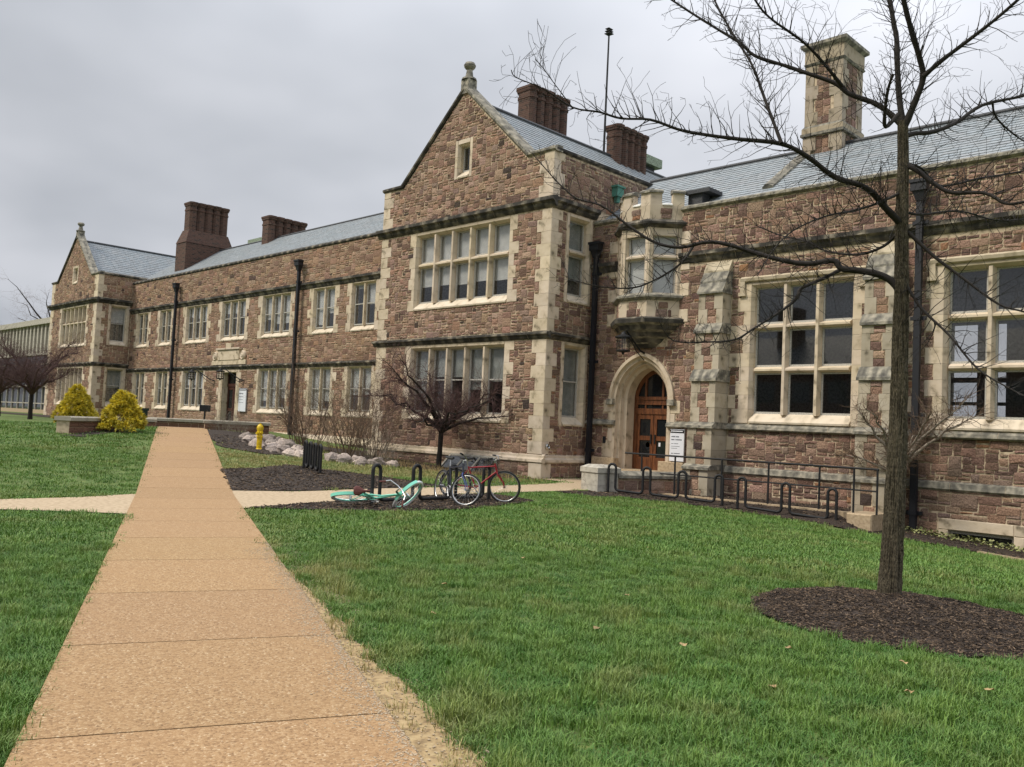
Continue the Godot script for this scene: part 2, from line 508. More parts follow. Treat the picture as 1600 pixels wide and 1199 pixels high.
func lime_col() -> Color:
	var v := rng.randf_range(0.88, 1.08)
	return Color(0.655 * v, 0.555 * v, 0.43 * v * rng.randf_range(0.95, 1.05))

func snap(x: float) -> float:
	return roundf(x * 10.0) / 10.0

# one dressed block, front at c1, in the wall's frame
func dressed(called: String, parent: Node, f: Transform3D, p: Vector3, q: Vector3, m: Material = null) -> MeshInstance3D:
	var mb := MB.new()
	mb.xf = f; mb.col = lime_col()
	mb.block(p, q, 0.014)
	return put(mb, called, M.lime if m == null else m, parent)

# a mullioned window. o: "trans" heights of transoms, "sash", "blind" (share of the light covered, list by row from the top), "grey", "hood"
func window(w: Dictionary, a0: float, a1: float, b0: float, b1: float, lights: int, o := {}) -> void:
	a0 = snap(a0); a1 = snap(a1); b0 = snap(b0); b1 = snap(b1)
	var f: Transform3D = w.f
	var side: float = o.get("side", 0.3)
	var ia := a0 + side
	var ib := a1 - side
	var ob0: float = b0 + 0.28
	var ob1: float = b1 - o.get("head", 0.22)
	var n := part("window", hall)
	w.open.push_back(Rect2(a0 + 0.1, b0 + 0.05, a1 - a0 - 0.2, b1 - b0 - 0.1))
	# jambs, long and short by turns
	var y := b0
	var k := 0
	while y < b1 - 0.05:
		var h := 0.4
		if b1 - (y + h) < 0.25: h = b1 - y
		var out := 0.2 if k % 2 == 0 else 0.0
		for s in 2:
			var mb := MB.new()
			mb.xf = f; mb.col = lime_col()
			var e := out + (0.1 if rng.randf() < 0.25 else 0.0)
			var outer := a0 - e if s == 0 else a1 + e
			var inner := ia if s == 0 else ib
			var d := 1.0 if s == 0 else -1.0
			if o.has("slim"): outer = a0 if s == 0 else a1
			mb.sweep([Vector2(outer, -0.34), Vector2(outer, 0.022), Vector2(inner - d * 0.075, 0.022), Vector2(inner, -0.09), Vector2(inner, -0.34)], Vector3.RIGHT, Vector3.BACK, UP, y + 0.003, y + h - 0.003)
			put(mb, "jamb_stone", M.lime, n)
			w.ex.push_back(Rect2(minf(outer, inner), y, absf(inner - outer), h))
		y += h; k += 1
	w.ex.push_back(Rect2(a0, b0, a1 - a0, b1 - b0))
	var mb2 := MB.new()
	mb2.xf = f; mb2.col = lime_col()
	mb2.sweep([Vector2(ob1, -0.34), Vector2(ob1, -0.1), Vector2(ob1 + 0.07, 0.018), Vector2(b1, 0.018), Vector2(b1, -0.34)], UP, Vector3.BACK, Vector3.RIGHT, ia - 0.05, ib + 0.05)
	put(mb2, "lintel", M.lime, n)
	mb2 = MB.new()
	mb2.xf = f; mb2.col = Color(0.71, 0.62, 0.50)
	mb2.sweep([Vector2(b0, -0.34), Vector2(b0, 0.05), Vector2(b0 + 0.05, 0.06), Vector2(ob0, -0.19), Vector2(ob0, -0.34)], UP, Vector3.BACK, Vector3.RIGHT, ia - 0.03, ib + 0.03)
	put(mb2, "sill", M.lime, n)
	var dp: float = o.get("deep", 0.0)
	var tr: Array = o.get("trans", [])
	var mw: float = o.get("mullion", 0.085)
	var pitch := (ib - ia) / lights
	for i in range(1, lights):
		var x := ia + pitch * i
		mb2 = MB.new()
		mb2.xf = f; mb2.col = lime_col()
		mb2.sweep([Vector2(x - mw, -0.3), Vector2(x - mw, -0.15), Vector2(x - 0.04, -0.02), Vector2(x + 0.04, -0.02), Vector2(x + mw, -0.15), Vector2(x + mw, -0.3)], Vector3.RIGHT, Vector3.BACK, UP, ob0 - 0.03, ob1 + 0.03)
		put(mb2, "mullion", M.lime, n)
	var ys: Array = [ob0]
	for t in tr: ys.push_back(t)
	ys.push_back(ob1)
	for t in tr:
		for i in lights:
			mb2 = MB.new()
			mb2.xf = f; mb2.col = lime_col()
			mb2.sweep([Vector2(t - 0.085, -0.3), Vector2(t - 0.085, -0.15), Vector2(t - 0.035, -0.035), Vector2(t + 0.02, -0.035), Vector2(t + 0.085, -0.17), Vector2(t + 0.085, -0.3)], UP, Vector3.BACK, Vector3.RIGHT, ia + pitch * i + mw * 0.55, ia + pitch * (i + 1) - mw * 0.55)
			put(mb2, "transom", M.lime, n)
	var bl: Array = o.get("blind", [])
	for i in lights:
		var x0 := ia + pitch * i + (mw if i > 0 else 0.0)
		var x1 := ia + pitch * (i + 1) - (mw if i < lights - 1 else 0.0)
		for r in ys.size() - 1:
			var y0: float = ys[r] + (0.085 if r > 0 else 0.0)
			var y1: float = ys[r + 1] - (0.085 if r < ys.size() - 2 else 0.0)
			var fw := 0.045
			mb2 = MB.new()
			mb2.xf = f
			mb2.box(Vector3(x0, y0, -0.27 + dp), Vector3(x0 + fw, y1, -0.20 + dp)); mb2.box(Vector3(x1 - fw, y0, -0.27 + dp), Vector3(x1, y1, -0.20 + dp))
			mb2.box(Vector3(x0 + fw, y0, -0.27 + dp), Vector3(x1 - fw, y0 + fw * 1.3, -0.202 + dp)); mb2.box(Vector3(x0 + fw, y1 - fw, -0.27 + dp), Vector3(x1 - fw, y1, -0.202 + dp))
			var panes: Array = [[y0 + fw, y1 - fw, -0.235 + dp]]
			if o.get("sash", false):
				var ym := (y0 + y1) * 0.5 + 0.04
				mb2.box(Vector3(x0 + fw, ym - 0.022, -0.262 + dp), Vector3(x1 - fw, ym + 0.022, -0.208 + dp))
				panes = [[y0 + fw, ym - 0.02, -0.25 + dp], [ym + 0.02, y1 - fw, -0.235 + dp]]
			put(mb2, "sash_frame", M.white_paint, n)
			for p in panes:
				mb2 = MB.new()
				mb2.xf = f
				mb2.box(Vector3(x0 + fw * 0.8, p[0], p[2] - 0.004), Vector3(x1 - fw * 0.8, p[1], p[2]))
				put(mb2, "pane", M.glass, n)
				if o.has("storm"):
					mb2 = MB.new()
					mb2.xf = f
					mb2.box(Vector3(x0 + fw * 0.8, p[0], p[2] + 0.014), Vector3(x1 - fw * 0.8, p[1], p[2] + 0.018))
					put(mb2, "storm_pane", M.glass, n)
			var cover := 0.0
			if bl.size():
				var bi: int = (ys.size() - 2 - r)
				cover = bl[mini(bi, bl.size() - 1)]
				if o.has("vary"): cover = clampf(cover + rng.randf_range(-1, 1) * o.vary, 0, 1)
			if cover > 0.02:
				mb2 = MB.new()
				mb2.xf = f
				mb2.box(Vector3(x0 - 0.02, y1 - (y1 - y0) * cover, -0.33 + dp), Vector3(x1 + 0.02, y1 + 0.03, -0.322 + dp))
				put(mb2, "blind", M.blind_grey if o.get("grey", false) else M.blind, n)
	if o.has("hood"):
		mb2 = MB.new()
		mb2.xf = f; mb2.col = Color(0.56, 0.48, 0.36)
		var hp := [Vector2(b1 + 0.02, -0.02), Vector2(b1 + 0.06, 0.09), Vector2(b1 + 0.14, 0.11), Vector2(b1 + 0.22, -0.02)]
		mb2.sweep(hp, UP, Vector3.BACK, Vector3.RIGHT, a0 - 0.12, a1 + 0.12)
		for x in [a0 - 0.12, a1 - 0.02]:
			mb2.box(Vector3(x, b1 - 0.32, -0.01), Vector3(x + 0.14, b1 + 0.06, 0.085))
			mb2.box(Vector3(x - 0.05, b1 - 0.36, -0.01), Vector3(x + 0.17, b1 - 0.26, 0.10))
		w.ex.push_back(Rect2(a0 - 0.2, b1 - 0.1, a1 - a0 + 0.4, 0.3))
		put(mb2, "hood_mould", M.lime, n)

# string courses and copings: lengths of moulded stone, end to end
func course(called: String, f: Transform3D, a0: float, a1: float, prof: Array, m: Material, step := 0.95) -> void:
	var n := part(called, hall)
	var k := maxi(1, roundi((a1 - a0) / step))
	for i in k:
		var mb := MB.new()
		mb.xf = f; mb.col = lime_col()
		mb.sweep(prof, UP, Vector3.BACK, Vector3.RIGHT, lerpf(a0, a1, float(i) / k) + 0.006, lerpf(a0, a1, float(i + 1) / k) - 0.006)
		put(mb, "course_stone", m, n)
	var core := MB.new()
	core.xf = f
	var mid := Vector2.ZERO
	for p in prof: mid += p / prof.size()
	var small: Array = []
	for p in prof: small.push_back(mid + (p - mid) * 0.9)
	core.sweep(small, UP, Vector3.BACK, Vector3.RIGHT, a0 + 0.02, a1 - 0.02)
	put(core, "bedding", M.mortar, n)

func prof_string(t: float, h: float, d: float) -> Array:
	return [Vector2(t, -0.02), Vector2(t - 0.05, d), Vector2(t - h * 0.45, d), Vector2(t - h * 0.6, d * 0.55), Vector2(t - h * 0.8, d * 0.45), Vector2(t - h, 0.03), Vector2(t - h, -0.02)]

func prof_coping(b: float, d: float) -> Array:
	return [Vector2(b, -0.3), Vector2(b, 0.02), Vector2(b + 0.05, d), Vector2(b + 0.12, d), Vector2(b + 0.2, -0.06), Vector2(b + 0.2, -0.3)]

# corner stones that show on two faces: corner at (x, z), right-hand face looks to +x
func quoins(x: float, z: float, b0: float, b1: float, walls: Array, both := true, left := false) -> void:
	var y := b0
	var k := 0
	while y < b1 - 0.05:
		var h := 0.4
		if b1 - (y + h) < 0.25: h = b1 - y
		var l1 := 0.6 if k % 2 == 0 else 0.4
		var l2 := 0.3 if k % 2 == 0 else 0.5
		var mb := MB.new()
		mb.col = lime_col()
		var e := 0.026
		if left:
			mb.xf = Transform3D(Basis(), Vector3(0, 0, z))
			mb.block(Vector3(x - e, y + 0.003, -0.4), Vector3(x + l1, y + h - 0.003, e), 0.014)
			walls[0].ex.push_back(Rect2(x - 0.1, y, l1 + 0.1, h))
		else:
			var c := 0.014
			mb.sweep([Vector2(x - l1, z - l2 * 0.2), Vector2(x - l1, z + e), Vector2(x + e - c, z + e), Vector2(x + e, z + e - c), Vector2(x + e, z - l2), Vector2(x - l1 * 0.5, z - l2)], Vector3.RIGHT, Vector3.BACK, UP, y + 0.003, y + h - 0.003)
			walls[0].ex.push_back(Rect2(x - l1, y, l1 + 0.1, h))
			if both: walls[1].ex.push_back(Rect2(-z - 0.1, y, l2 + 0.1, h))
		put(mb, "quoin", M.lime, hall)
		y += h; k += 1

func slates(mb: MB, e0: Vector3, e1: Vector3, up: Vector3, length: float, row := 0.21, wide := 0.30) -> void:
	var along := (e1 - e0).normalized()
	var len := e0.distance_to(e1)
	var u := up.normalized()
	var nn := along.cross(u).normalized()
	if nn.y < 0: nn = -nn
	var k := ceili(length / row)
	for j in k:
		var x := -rng.randf() * wide
		while x < len:
			var w := wide * rng.randf_range(0.8, 1.2)
			var x0 := maxf(0.0, x)
			var x1 := minf(len, x + w - 0.006)
			x += w
			if x1 - x0 < 0.02: continue
			var v := rng.randf_range(0.94, 1.06)
			var g := rng.randf_range(-0.01, 0.01)
			mb.col = Color((0.30 + g) * v, 0.325 * v, (0.34 - g * 0.6) * v)
			var lift := 0.016 + rng.randf() * 0.006
			var s0 := j * row
			var s1 := minf((j + 1) * row + 0.03, length)
			var a := e0 + along * x0 + u * s0 + nn * lift
			var b := e0 + along * x1 + u * s0 + nn * lift
			var c := e0 + along * x1 + u * s1
			var d := e0 + along * x0 + u * s1
			if along.cross(u).y >= 0: mb.quad(a, d, c, b)
			else: mb.quad(a, b, c, d)
			mb.quad(a, b, b - nn * 0.02, a - nn * 0.02)

func roof_part(called: String, e0: Vector3, e1: Vector3, up: Vector3, length: float) -> MeshInstance3D:
	var mb := MB.new()
	var u := up.normalized() * length
	var d := Vector3.DOWN * 0.1
	mb.quad(e0 + d, e0 + u + d, e1 + u + d, e1 + d)
	var o := put(mb, called, M.lead, hall)
	var s := MB.new()
	slates(s, e0, e1, up, length)
	tag(put(s, "slates", M.slate, o), "", "", "", "stuff")
	return o

func chimney_row(x0: float, x1: float, z: float, y0: float, y1: float, flues: int, step: float, base_y := 0.0, base_w := 0.0) -> void:
	var n := part("chimney", hall)
	var w := x1 - x0
	for i in flues:
		var zc := z - step * (i + 0.5)
		var mb := MB.new()
		var hw := w * 0.5
		var cx := (x0 + x1) * 0.5
		var hz := step * 0.5
		var top := y1 + rng.randf_range(-0.02, 0.02)
		# octagon-cornered shaft
		var ring := func(s: float, y: float) -> Array:
			var a := hw * s
			var b := hz * 0.90 + (s - 1.0) * 0.28
			var ch := 0.12
			return [Vector3(cx - a, y, zc - b + ch), Vector3(cx - a + ch, y, zc - b), Vector3(cx + a - ch, y, zc - b), Vector3(cx + a, y, zc - b + ch), Vector3(cx + a, y, zc + b - ch), Vector3(cx + a - ch, y, zc + b), Vector3(cx - a + ch, y, zc + b), Vector3(cx - a, y, zc + b - ch)]
		mb.loft(ring.call(1.0, y0), ring.call(1.0, top - 0.52), false, false)
		mb.loft(ring.call(1.07, top - 0.52), ring.call(1.07, top - 0.42))
		mb.loft(ring.call(1.0, top - 0.42), ring.call(1.0, top - 0.22), false, false)
		mb.loft(ring.call(1.10, top - 0.22), ring.call(1.18, top - 0.1))
		mb.loft(ring.call(1.22, top - 0.1), ring.call(1.22, top))
		put(mb, "flue", M.brick, n)
	var core := MB.new()
	core.box(Vector3(x0 + 0.16, y0, z - step * flues + 0.1), Vector3(x1 - 0.16, y1 - 0.3, z - 0.1))
	put(core, "stack_core", M.brick, n)
	if base_w > 0.0:
		var mb := MB.new()
		var zb := z - step * flues
		mb.box(Vector3(x0 - base_w, base_y - 3.0, zb - base_w), Vector3(x1 + base_w, base_y, z + base_w))
		put(mb, "stack_base", M.brick, n)
		mb = MB.new()
		var r0 := [Vector3(x0 - base_w - .03, base_y, zb - base_w - .03), Vector3(x1 + base_w + .03, base_y, zb - base_w - .03), Vector3(x1 + base_w + .03, base_y, z + base_w + .03), Vector3(x0 - base_w - .03, base_y, z + base_w + .03)]
		var r1 := [Vector3(x0, base_y + 0.85, zb), Vector3(x1, base_y + 0.85, zb), Vector3(x1, base_y + 0.85, z), Vector3(x0, base_y + 0.85, z)]
		mb.loft(r0, r1)
		put(mb, "shoulder", M.brick, n)

# rainwater pipe with hopper and brackets, in front of a wall looking to +z
func downpipe(x: float, z: float, y0: float, y1: float, hop := true) -> void:
	var n := part("downpipe", hall)
	var mb := MB.new()
	mb.box(Vector3(x - 0.075, y0, z + 0.03), Vector3(x + 0.075, y1, z + 0.16))
	put(mb, "pipe", M.pipe, n)
	if hop:
		mb = MB.new()
		var ring := func(s: float, y: float) -> Array:
			return [Vector3(x - s, y, z + 0.01), Vector3(x + s, y, z + 0.01), Vector3(x + s, y, z + 0.12 + s * 0.8), Vector3(x - s, y, z + 0.12 + s * 0.8)]
		mb.loft(ring.call(0.08, y1 - 0.02), ring.call(0.15, y1 + 0.22))
		mb.loft(ring.call(0.19, y1 + 0.22), ring.call(0.19, y1 + 0.42))
		mb.loft(ring.call(0.225, y1 + 0.42), ring.call(0.225, y1 + 0.5))
		put(mb, "hopper", M.pipe, n)
	var k := maxi(2, int((y1 - y0) / 1.9))
	for i in k:
		mb = MB.new()
		var y := lerpf(y0 + 0.5, y1 - 0.6, float(i) / (k - 1))
		mb.box(Vector3(x - 0.19, y, z + 0.005), Vector3(x + 0.19, y + 0.09, z + 0.07)); mb.box(Vector3(x - 0.09, y - 0.01, z + 0.03), Vector3(x + 0.09, y + 0.1, z + 0.175))
		put(mb, "bracket", M.pipe, n)

# ---------------------------------------------------------------- the hall
func plain(called: String, a: Vector3, b: Vector3, c: Vector3, d: Vector3, m: Material, parent: Node) -> void:
	var mb := MB.new()
	mb.quad(a, b, c, d)
	put(mb, called, m, parent)

func gable_front(x0: float, x1: float, kn: float, apex: float, strings: Array, wins: Callable, tone: int, finial_h: float, steps: float) -> void:
	var f := frame_of(Vector3(0, 0, ZG), Vector3.RIGHT)
	var fr := frame_of(Vector3(x1, 0, 0), Vector3.FORWARD)
	var cx := (x0 + x1) * 0.5
	var w := new_wall(f, [Vector2(x0, 0.55), Vector2(x0, kn), Vector2(x0 + 1.15, kn), Vector2(cx, apex), Vector2(x1 - 1.2, kn), Vector2(x1, kn), Vector2(x1, 0.55)], tone)
	var wr := new_wall(fr, [Vector2(-ZG, 0.55), Vector2(-ZG, kn), Vector2(-ZG + steps, kn), Vector2(-ZG + steps, kn - 2.0), Vector2(-ZW, kn - 2.0), Vector2(-ZW, 0.55)], tone if tone == 1 else 2)
	wins.call(w, wr)
	var s_up: float = strings[0]
	var s_lo: float = strings[1]
	for seg in [[0.77, s_lo - 0.27], [s_lo, s_up - 0.4], [s_up, kn]]:
		quoins(x1, ZG, seg[0], seg[1], [w, wr])
		quoins(x0, ZG, seg[0], seg[1], [w], false, true)
	for q in [[s_up, 0.36, 0.22], [s_lo, 0.25, 0.17]]:
		course("string_course", f, x0 - q[2], x1 + q[2], prof_string(q[0], q[1], q[2]), M.crust)
		course("string_course", fr, -ZG + 0.02, -ZW + 0.05, prof_string(q[0], q[1], q[2]), M.crust)
		w.ex.push_back(Rect2(x0, q[0] - q[1], x1 - x0, q[1])); wr.ex.push_back(Rect2(-ZG, q[0] - q[1], 9, q[1]))
	# moulded base and the rubble under it
	var bp := [Vector2(0.77, -0.02), Vector2(0.73, 0.05), Vector2(0.66, 0.06), Vector2(0.60, 0.15), Vector2(0.52, 0.16), Vector2(0.49, 0.09), Vector2(0.49, -0.02)]
	course("plinth_course", f, x0 - 0.16, x1 + 0.16, bp, M.lime, 1.2)
	course("plinth_course", fr, -ZG + 0.02, -ZW, bp, M.lime, 1.2)
	var p := new_wall(frame_of(Vector3(0, 0, ZG + 0.09), Vector3.RIGHT), [Vector2(x0 - 0.09, -0.9), Vector2(x0 - 0.09, 0.52), Vector2(x1 + 0.09, 0.52), Vector2(x1 + 0.09, -0.9)], 2)
	var pr := new_wall(frame_of(Vector3(x1 + 0.09, 0, 0), Vector3.FORWARD), [Vector2(-ZG - 0.09, -0.9), Vector2(-ZG - 0.09, 0.52), Vector2(-ZW, 0.52), Vector2(-ZW, -0.9)], 2)
	for y in [[0.04, 0.49, 0.55], [-0.6, 0.04, 0.4]]:
		var mb := MB.new()
		mb.col = lime_col()
		var xx: float = x1 + 0.125
		var zz := ZG + 0.125
		mb.sweep([Vector2(xx - y[2], zz - 0.1), Vector2(xx - y[2], zz), Vector2(xx - .012, zz), Vector2(xx, zz - .012), Vector2(xx, zz - 0.45), Vector2(xx - 0.2, zz - 0.45)], Vector3.RIGHT, Vector3.BACK, UP, y[0], y[1] - 0.004)
		put(mb, "quoin", M.lime, hall)
		p.ex.push_back(Rect2(xx - y[2], y[0], 1, y[1] - y[0])); pr.ex.push_back(Rect2(-zz - 0.1, y[0], 0.55, y[1] - y[0]))
		mb = MB.new()
		mb.xf = Transform3D(Basis(), Vector3(0, 0, ZG + 0.09)); mb.col = lime_col()
		mb.block(Vector3(x0 - 0.12, y[0], -0.3), Vector3(x0 + y[2] - 0.1, y[1] - 0.004, 0.035))
		put(mb, "quoin", M.lime, hall)
		p.ex.push_back(Rect2(x0 - 0.2, y[0], y[2] + 0.1, y[1] - y[0]))
	for e in [w, wr, p, pr]: finish_wall(e)
	plain("wall", Vector3(x0, -0.5, ZG), Vector3(x0, kn, ZG), Vector3(x0, kn, ZW - 4), Vector3(x0, -0.5, ZW - 4), M.mortar, hall)
	# copings: level ends, rakes, side parapet
	course("coping", f, x0 - 0.09, x0 + 1.15, prof_coping(kn, 0.09), M.crust, 0.7)
	course("coping", f, x1 - 1.2, x1 + 0.09, prof_coping(kn, 0.09), M.lichen, 0.7)
	course("coping", fr, -ZG + 0.02, -ZG + steps, prof_coping(kn, 0.09), M.crust, 0.9)
	for s in 2:
		var foot := Vector3(x0 + 1.12, kn + 0.02, ZG) if s == 0 else Vector3(x1 - 1.17, kn + 0.02, ZG)
		var top := Vector3(cx, apex + 0.02, ZG)
		var d := (top - foot).normalized()
		var up2 := Vector3(-d.y, d.x, 0) * (1 if s == 0 else -1)
		var n := part("raking_coping", hall)
		var len := foot.distance_to(top)
		var k := roundi(len / 0.75)
		for i in k:
			var mb := MB.new()
			mb.col = lime_col()
			var pf := [Vector2(0.0, -0.36), Vector2(0.0, 0.05), Vector2(0.05, 0.1), Vector2(0.12, 0.1), Vector2(0.2, -0.06), Vector2(0.2, -0.36)]
			mb.xf = Transform3D(Basis(), foot)
			mb.sweep(pf, up2, Vector3.BACK, d, len * i / k + 0.005, len * (i + 1) / k - 0.005)
			put(mb, "course_stone", M.crust if s == 0 else M.lichen, n)
	var fin := MB.new()
	fin.col = Color(0.30, 0.27, 0.215)
	var at := Vector3(cx, apex + 0.05, ZG - 0.13)
	fin.box(at + Vector3(-0.2, -0.15, -0.2), at + Vector3(0.2, finial_h * 0.36, 0.2))
	fin.lathe([Vector2(0.28, finial_h * 0.36), Vector2(0.26, finial_h * 0.42), Vector2(0.15, finial_h * 0.46), Vector2(0.10, finial_h * 0.74), Vector2(0.15, finial_h * 0.755), Vector2(0.20, finial_h * 0.81), Vector2(0.22, finial_h * 0.88), Vector2(0.17, finial_h * 0.965), Vector2(0.0, finial_h)], 14, at)
	put(fin, "finial", M.lichen, hall)
	# the roof behind
	var run: float = (x1 - x0) * 0.5 - 0.35
	var sl := 0.945
	var ridge := Vector3(cx, apex - 0.22, 0)
	var back := -33.6 if tone == 0 else -28.0
	for s in [-1.0, 1.0]:
		var dn := Vector3(s * run, -sl * run, 0)
		var lo := Vector3(ridge.x + dn.x, ridge.y + dn.y, 0)
		roof_part("roof", Vector3(lo.x, lo.y, ZG - 0.25), Vector3(lo.x, lo.y, back), -dn, dn.length())
	var rd := MB.new()
	rd.tube([Vector3(cx, apex - 0.2, ZG - 0.3), Vector3(cx, apex - 0.2, back)], [0.08], 6, false, true)
	put(rd, "ridge_roll", M.lead, hall)

func build_hall() -> void:
	hall = base("stone_hall")
	tag(hall, "long collegiate hall of reddish rubble stone with gabled pavilions and slate roofs", "building")
	gable_front(XG0, XG1, 10.45, 13.45, [8.99, 4.67], func(w, wr):
		window(w, -25.4, -20.2, 5.7, 8.6, 5, {"trans": [7.38], "side": 0.22, "head": 0.16, "blind": [1.0, 0.55], "vary": 0.03})
		window(w, -25.4, -20.2, 1.7, 4.4, 5, {"sash": true, "side": 0.22, "head": 0.16, "blind": [0.6], "vary": 0.4, "grey": true})
		window(w, -23.3, -22.4, 10.3, 11.7, 1, {"side": 0.2, "slim": true})
		window(wr, 20.9, 22.2, 5.7, 8.6, 1, {"trans": [7.38], "side": 0.2, "head": 0.16, "blind": [1.0, 0.6], "grey": true, "slim": true})
		window(wr, 20.9, 22.2, 1.7, 4.4, 1, {"sash": true, "side": 0.2, "head": 0.16, "blind": [1.0], "grey": true, "slim": true}), 0, 1.05, 6.0)
	gable_front(-65.2, -56.75, 10.0, 12.85, [8.56, 4.47], func(w, wr):
		window(w, -63.1, -58.3, 5.5, 8.2, 6, {"trans": [7.08], "side": 0.22, "head": 0.16, "blind": [0.3, 0.3], "vary": 0.3})
		window(w, -63.1, -58.3, 1.7, 4.2, 6, {"sash": true, "side": 0.22, "head": 0.16, "blind": [0.3], "vary": 0.3})
		window(w, -61.4, -60.4, 9.7, 10.9, 1, {"side": 0.2, "slim": true})
		window(wr, 20.9, 22.2, 5.6, 8.2, 1, {"sash": true, "side": 0.2, "head": 0.16, "blind": [0.45], "slim": true})
		window(wr, 20.9, 22.2, 1.7, 4.2, 1, {"sash": true, "side": 0.2, "head": 0.16, "blind": [0.55], "grey": true, "slim": true}), 1, 0.95, 4.0)
	left_wing()
	right_wing()
	chimneys()
	interiors()

func left_wing() -> void:
	var f := frame_of(Vector3(0, 0, ZW), Vector3.RIGHT)
	var w := new_wall(f, [Vector2(-56.75, 0.3), Vector2(-56.75, 9.6), Vector2(XG0, 9.6), Vector2(XG0, 0.3)], 1)
	var spots := [[-55.75, -53.85, 2], [-52.5, -50.6, 2], [-48.9, -46.0, 3], [-44.55, -41.7, 3], [-40.25, -37.25, 3], [-35.6, -33.5, 2], [-32.5, -30.4, 2]]
	var shade := [[0.3], [0.35], [0.5], [0.45], [0.55], [0.75], [0.3]]
	for i in 7:
		var s: Array = spots[i]
		window(w, s[0], s[1], 5.5, 7.7, s[2], {"sash": true, "side": 0.24, "head": 0.12, "blind": shade[i], "vary": 0.25, "mullion": 0.075, "deep": 0.08})
		if i != 3: window(w, s[0], s[1], 1.7, 4.0, s[2], {"sash": true, "side": 0.24, "head": 0.14, "blind": [[0.3], [0.4], [0.4], [0], [0.85], [0.95], [0.7]][i], "vary": 0.25, "mullion": 0.075, "deep": 0.08})
	# door with a plain stone surround
	var n := part("doorway", hall)
	for s in 2:
		for k in 7:
			var mb := MB.new()
			mb.xf = f; mb.col = lime_col()
			var outer: float = (-44.3 - (0.2 if k % 2 == 0 else 0.0)) if s == 0 else (-42.1 + (0.2 if k % 2 == 0 else 0.0))
			var inner := -43.95 if s == 0 else -42.45
			mb.sweep([Vector2(outer, -0.4), Vector2(outer, 0.025), Vector2(inner + (-0.09 if s == 0 else 0.09), 0.025), Vector2(inner, -0.12), Vector2(inner, -0.4)], Vector3.RIGHT, Vector3.BACK, UP, 1.0 + 0.4 * k + 0.003, 1.4 + 0.4 * k - 0.003)
			put(mb, "jamb_stone", M.lime, n)
			w.ex.push_back(Rect2(minf(outer, inner), 1.0 + 0.4 * k, absf(outer - inner), 0.4))
	dressed("lintel", n, f, Vector3(-44.3, 3.8, -0.4), Vector3(-42.1, 4.0, 0.02))
	w.open.push_back(Rect2(-43.95, 0.9, 1.5, 2.9)); w.ex.push_back(Rect2(-44.3, 0.9, 2.2, 3.1))
	for k in 2:
		var x := -43.95 + 0.75 * k
		var lf := MB.new()
		lf.xf = f
		lf.box(Vector3(x + 0.02, 0.95, -0.40), Vector3(x + 0.15, 3.05, -0.33)); lf.box(Vector3(x + 0.6, 0.95, -0.40), Vector3(x + 0.73, 3.05, -0.33))
		for y in [0.95, 1.75, 2.9]: lf.box(Vector3(x + 0.15, y, -0.40), Vector3(x + 0.6, y + (0.3 if y < 1 else 0.15), -0.332))
		put(lf, "door_leaf", M.wood_dark, n)
		lf = MB.new()
		lf.xf = f
		lf.box(Vector3(x + 0.13, 1.2, -0.375), Vector3(x + 0.62, 2.95, -0.365))
		put(lf, "pane", M.dark_glass, n)
	var tr := MB.new()
	tr.xf = f
	tr.box(Vector3(-43.95, 3.06, -0.42), Vector3(-42.45, 3.22, -0.30)); tr.box(Vector3(-43.95, 3.22, -0.42), Vector3(-43.87, 3.8, -0.31)); tr.box(Vector3(-42.53, 3.22, -0.42), Vector3(-42.45, 3.8, -0.31))
	put(tr, "transom_frame", M.wood_dark, n)
	tr = MB.new()
	tr.xf = f
	tr.box(Vector3(-43.87, 3.22, -0.38), Vector3(-42.53, 3.8, -0.37))
	put(tr, "transom_pane", M.dark_glass, n)
	# carved tablet over the door
	var tb := part("carved_tablet", hall)
	dressed("tablet_base", tb, f, Vector3(-45.1, 4.2, -0.05), Vector3(-41.4, 4.45, 0.10))
	dressed("tablet", tb, f, Vector3(-44.4, 4.45, -0.05), Vector3(-42.1, 5.0, 0.13))
	dressed("tablet_cornice", tb, f, Vector3(-44.55, 5.0, -0.05), Vector3(-41.95, 5.1, 0.2))
	dressed("crest", tb, f, Vector3(-43.55, 5.1, -0.05), Vector3(-42.95, 5.35, 0.14))
	for s in [-44.75, -41.75]:
		var sc := MB.new()
		sc.col = lime_col()
		sc.xf = Transform3D(Basis(Vector3.RIGHT, PI / 2), Vector3(s, 4.68, ZW))
		sc.lathe([Vector2(0.0, 0.16), Vector2(0.08, 0.17), Vector2(0.14, 0.12), Vector2(0.2, 0.15), Vector2(0.25, 0.1), Vector2(0.25, -0.05)], 16)
		put(sc, "scroll", M.lime, tb)
	w.ex.push_back(Rect2(-45.1, 4.2, 3.7, 0.25)); w.ex.push_back(Rect2(-44.9, 4.4, 3.3, 0.7)); w.ex.push_back(Rect2(-43.6, 5.0, 0.7, 0.4))
	for q in [[8.04, 0.35, 0.17], [4.2, 0.25, 0.14]]:
		course("string_course", f, -56.7, XG0 + 0.03, prof_string(q[0], q[1], q[2]), M.crust)
		w.ex.push_back(Rect2(-57, q[0] - q[1], 31, q[1]))
	course("coping", f, -56.7, XG0 + 0.03, prof_coping(9.6, 0.07), M.crust, 1.1)
	course("plinth_course", f, -56.7, XG0 + 0.03, [Vector2(0.84, -0.02), Vector2(0.8, 0.06), Vector2(0.6, 0.14), Vector2(0.5, 0.14), Vector2(0.5, -0.02)], M.lime, 1.4)
	finish_wall(w, 0.1, 1.15)
	downpipe(-49.8, ZW + 0.14, 0.6, 8.6)
	downpipe(-36.5, ZW + 0.14, 0.4, 8.6)
	var t35 := tan(deg_to_rad(35))
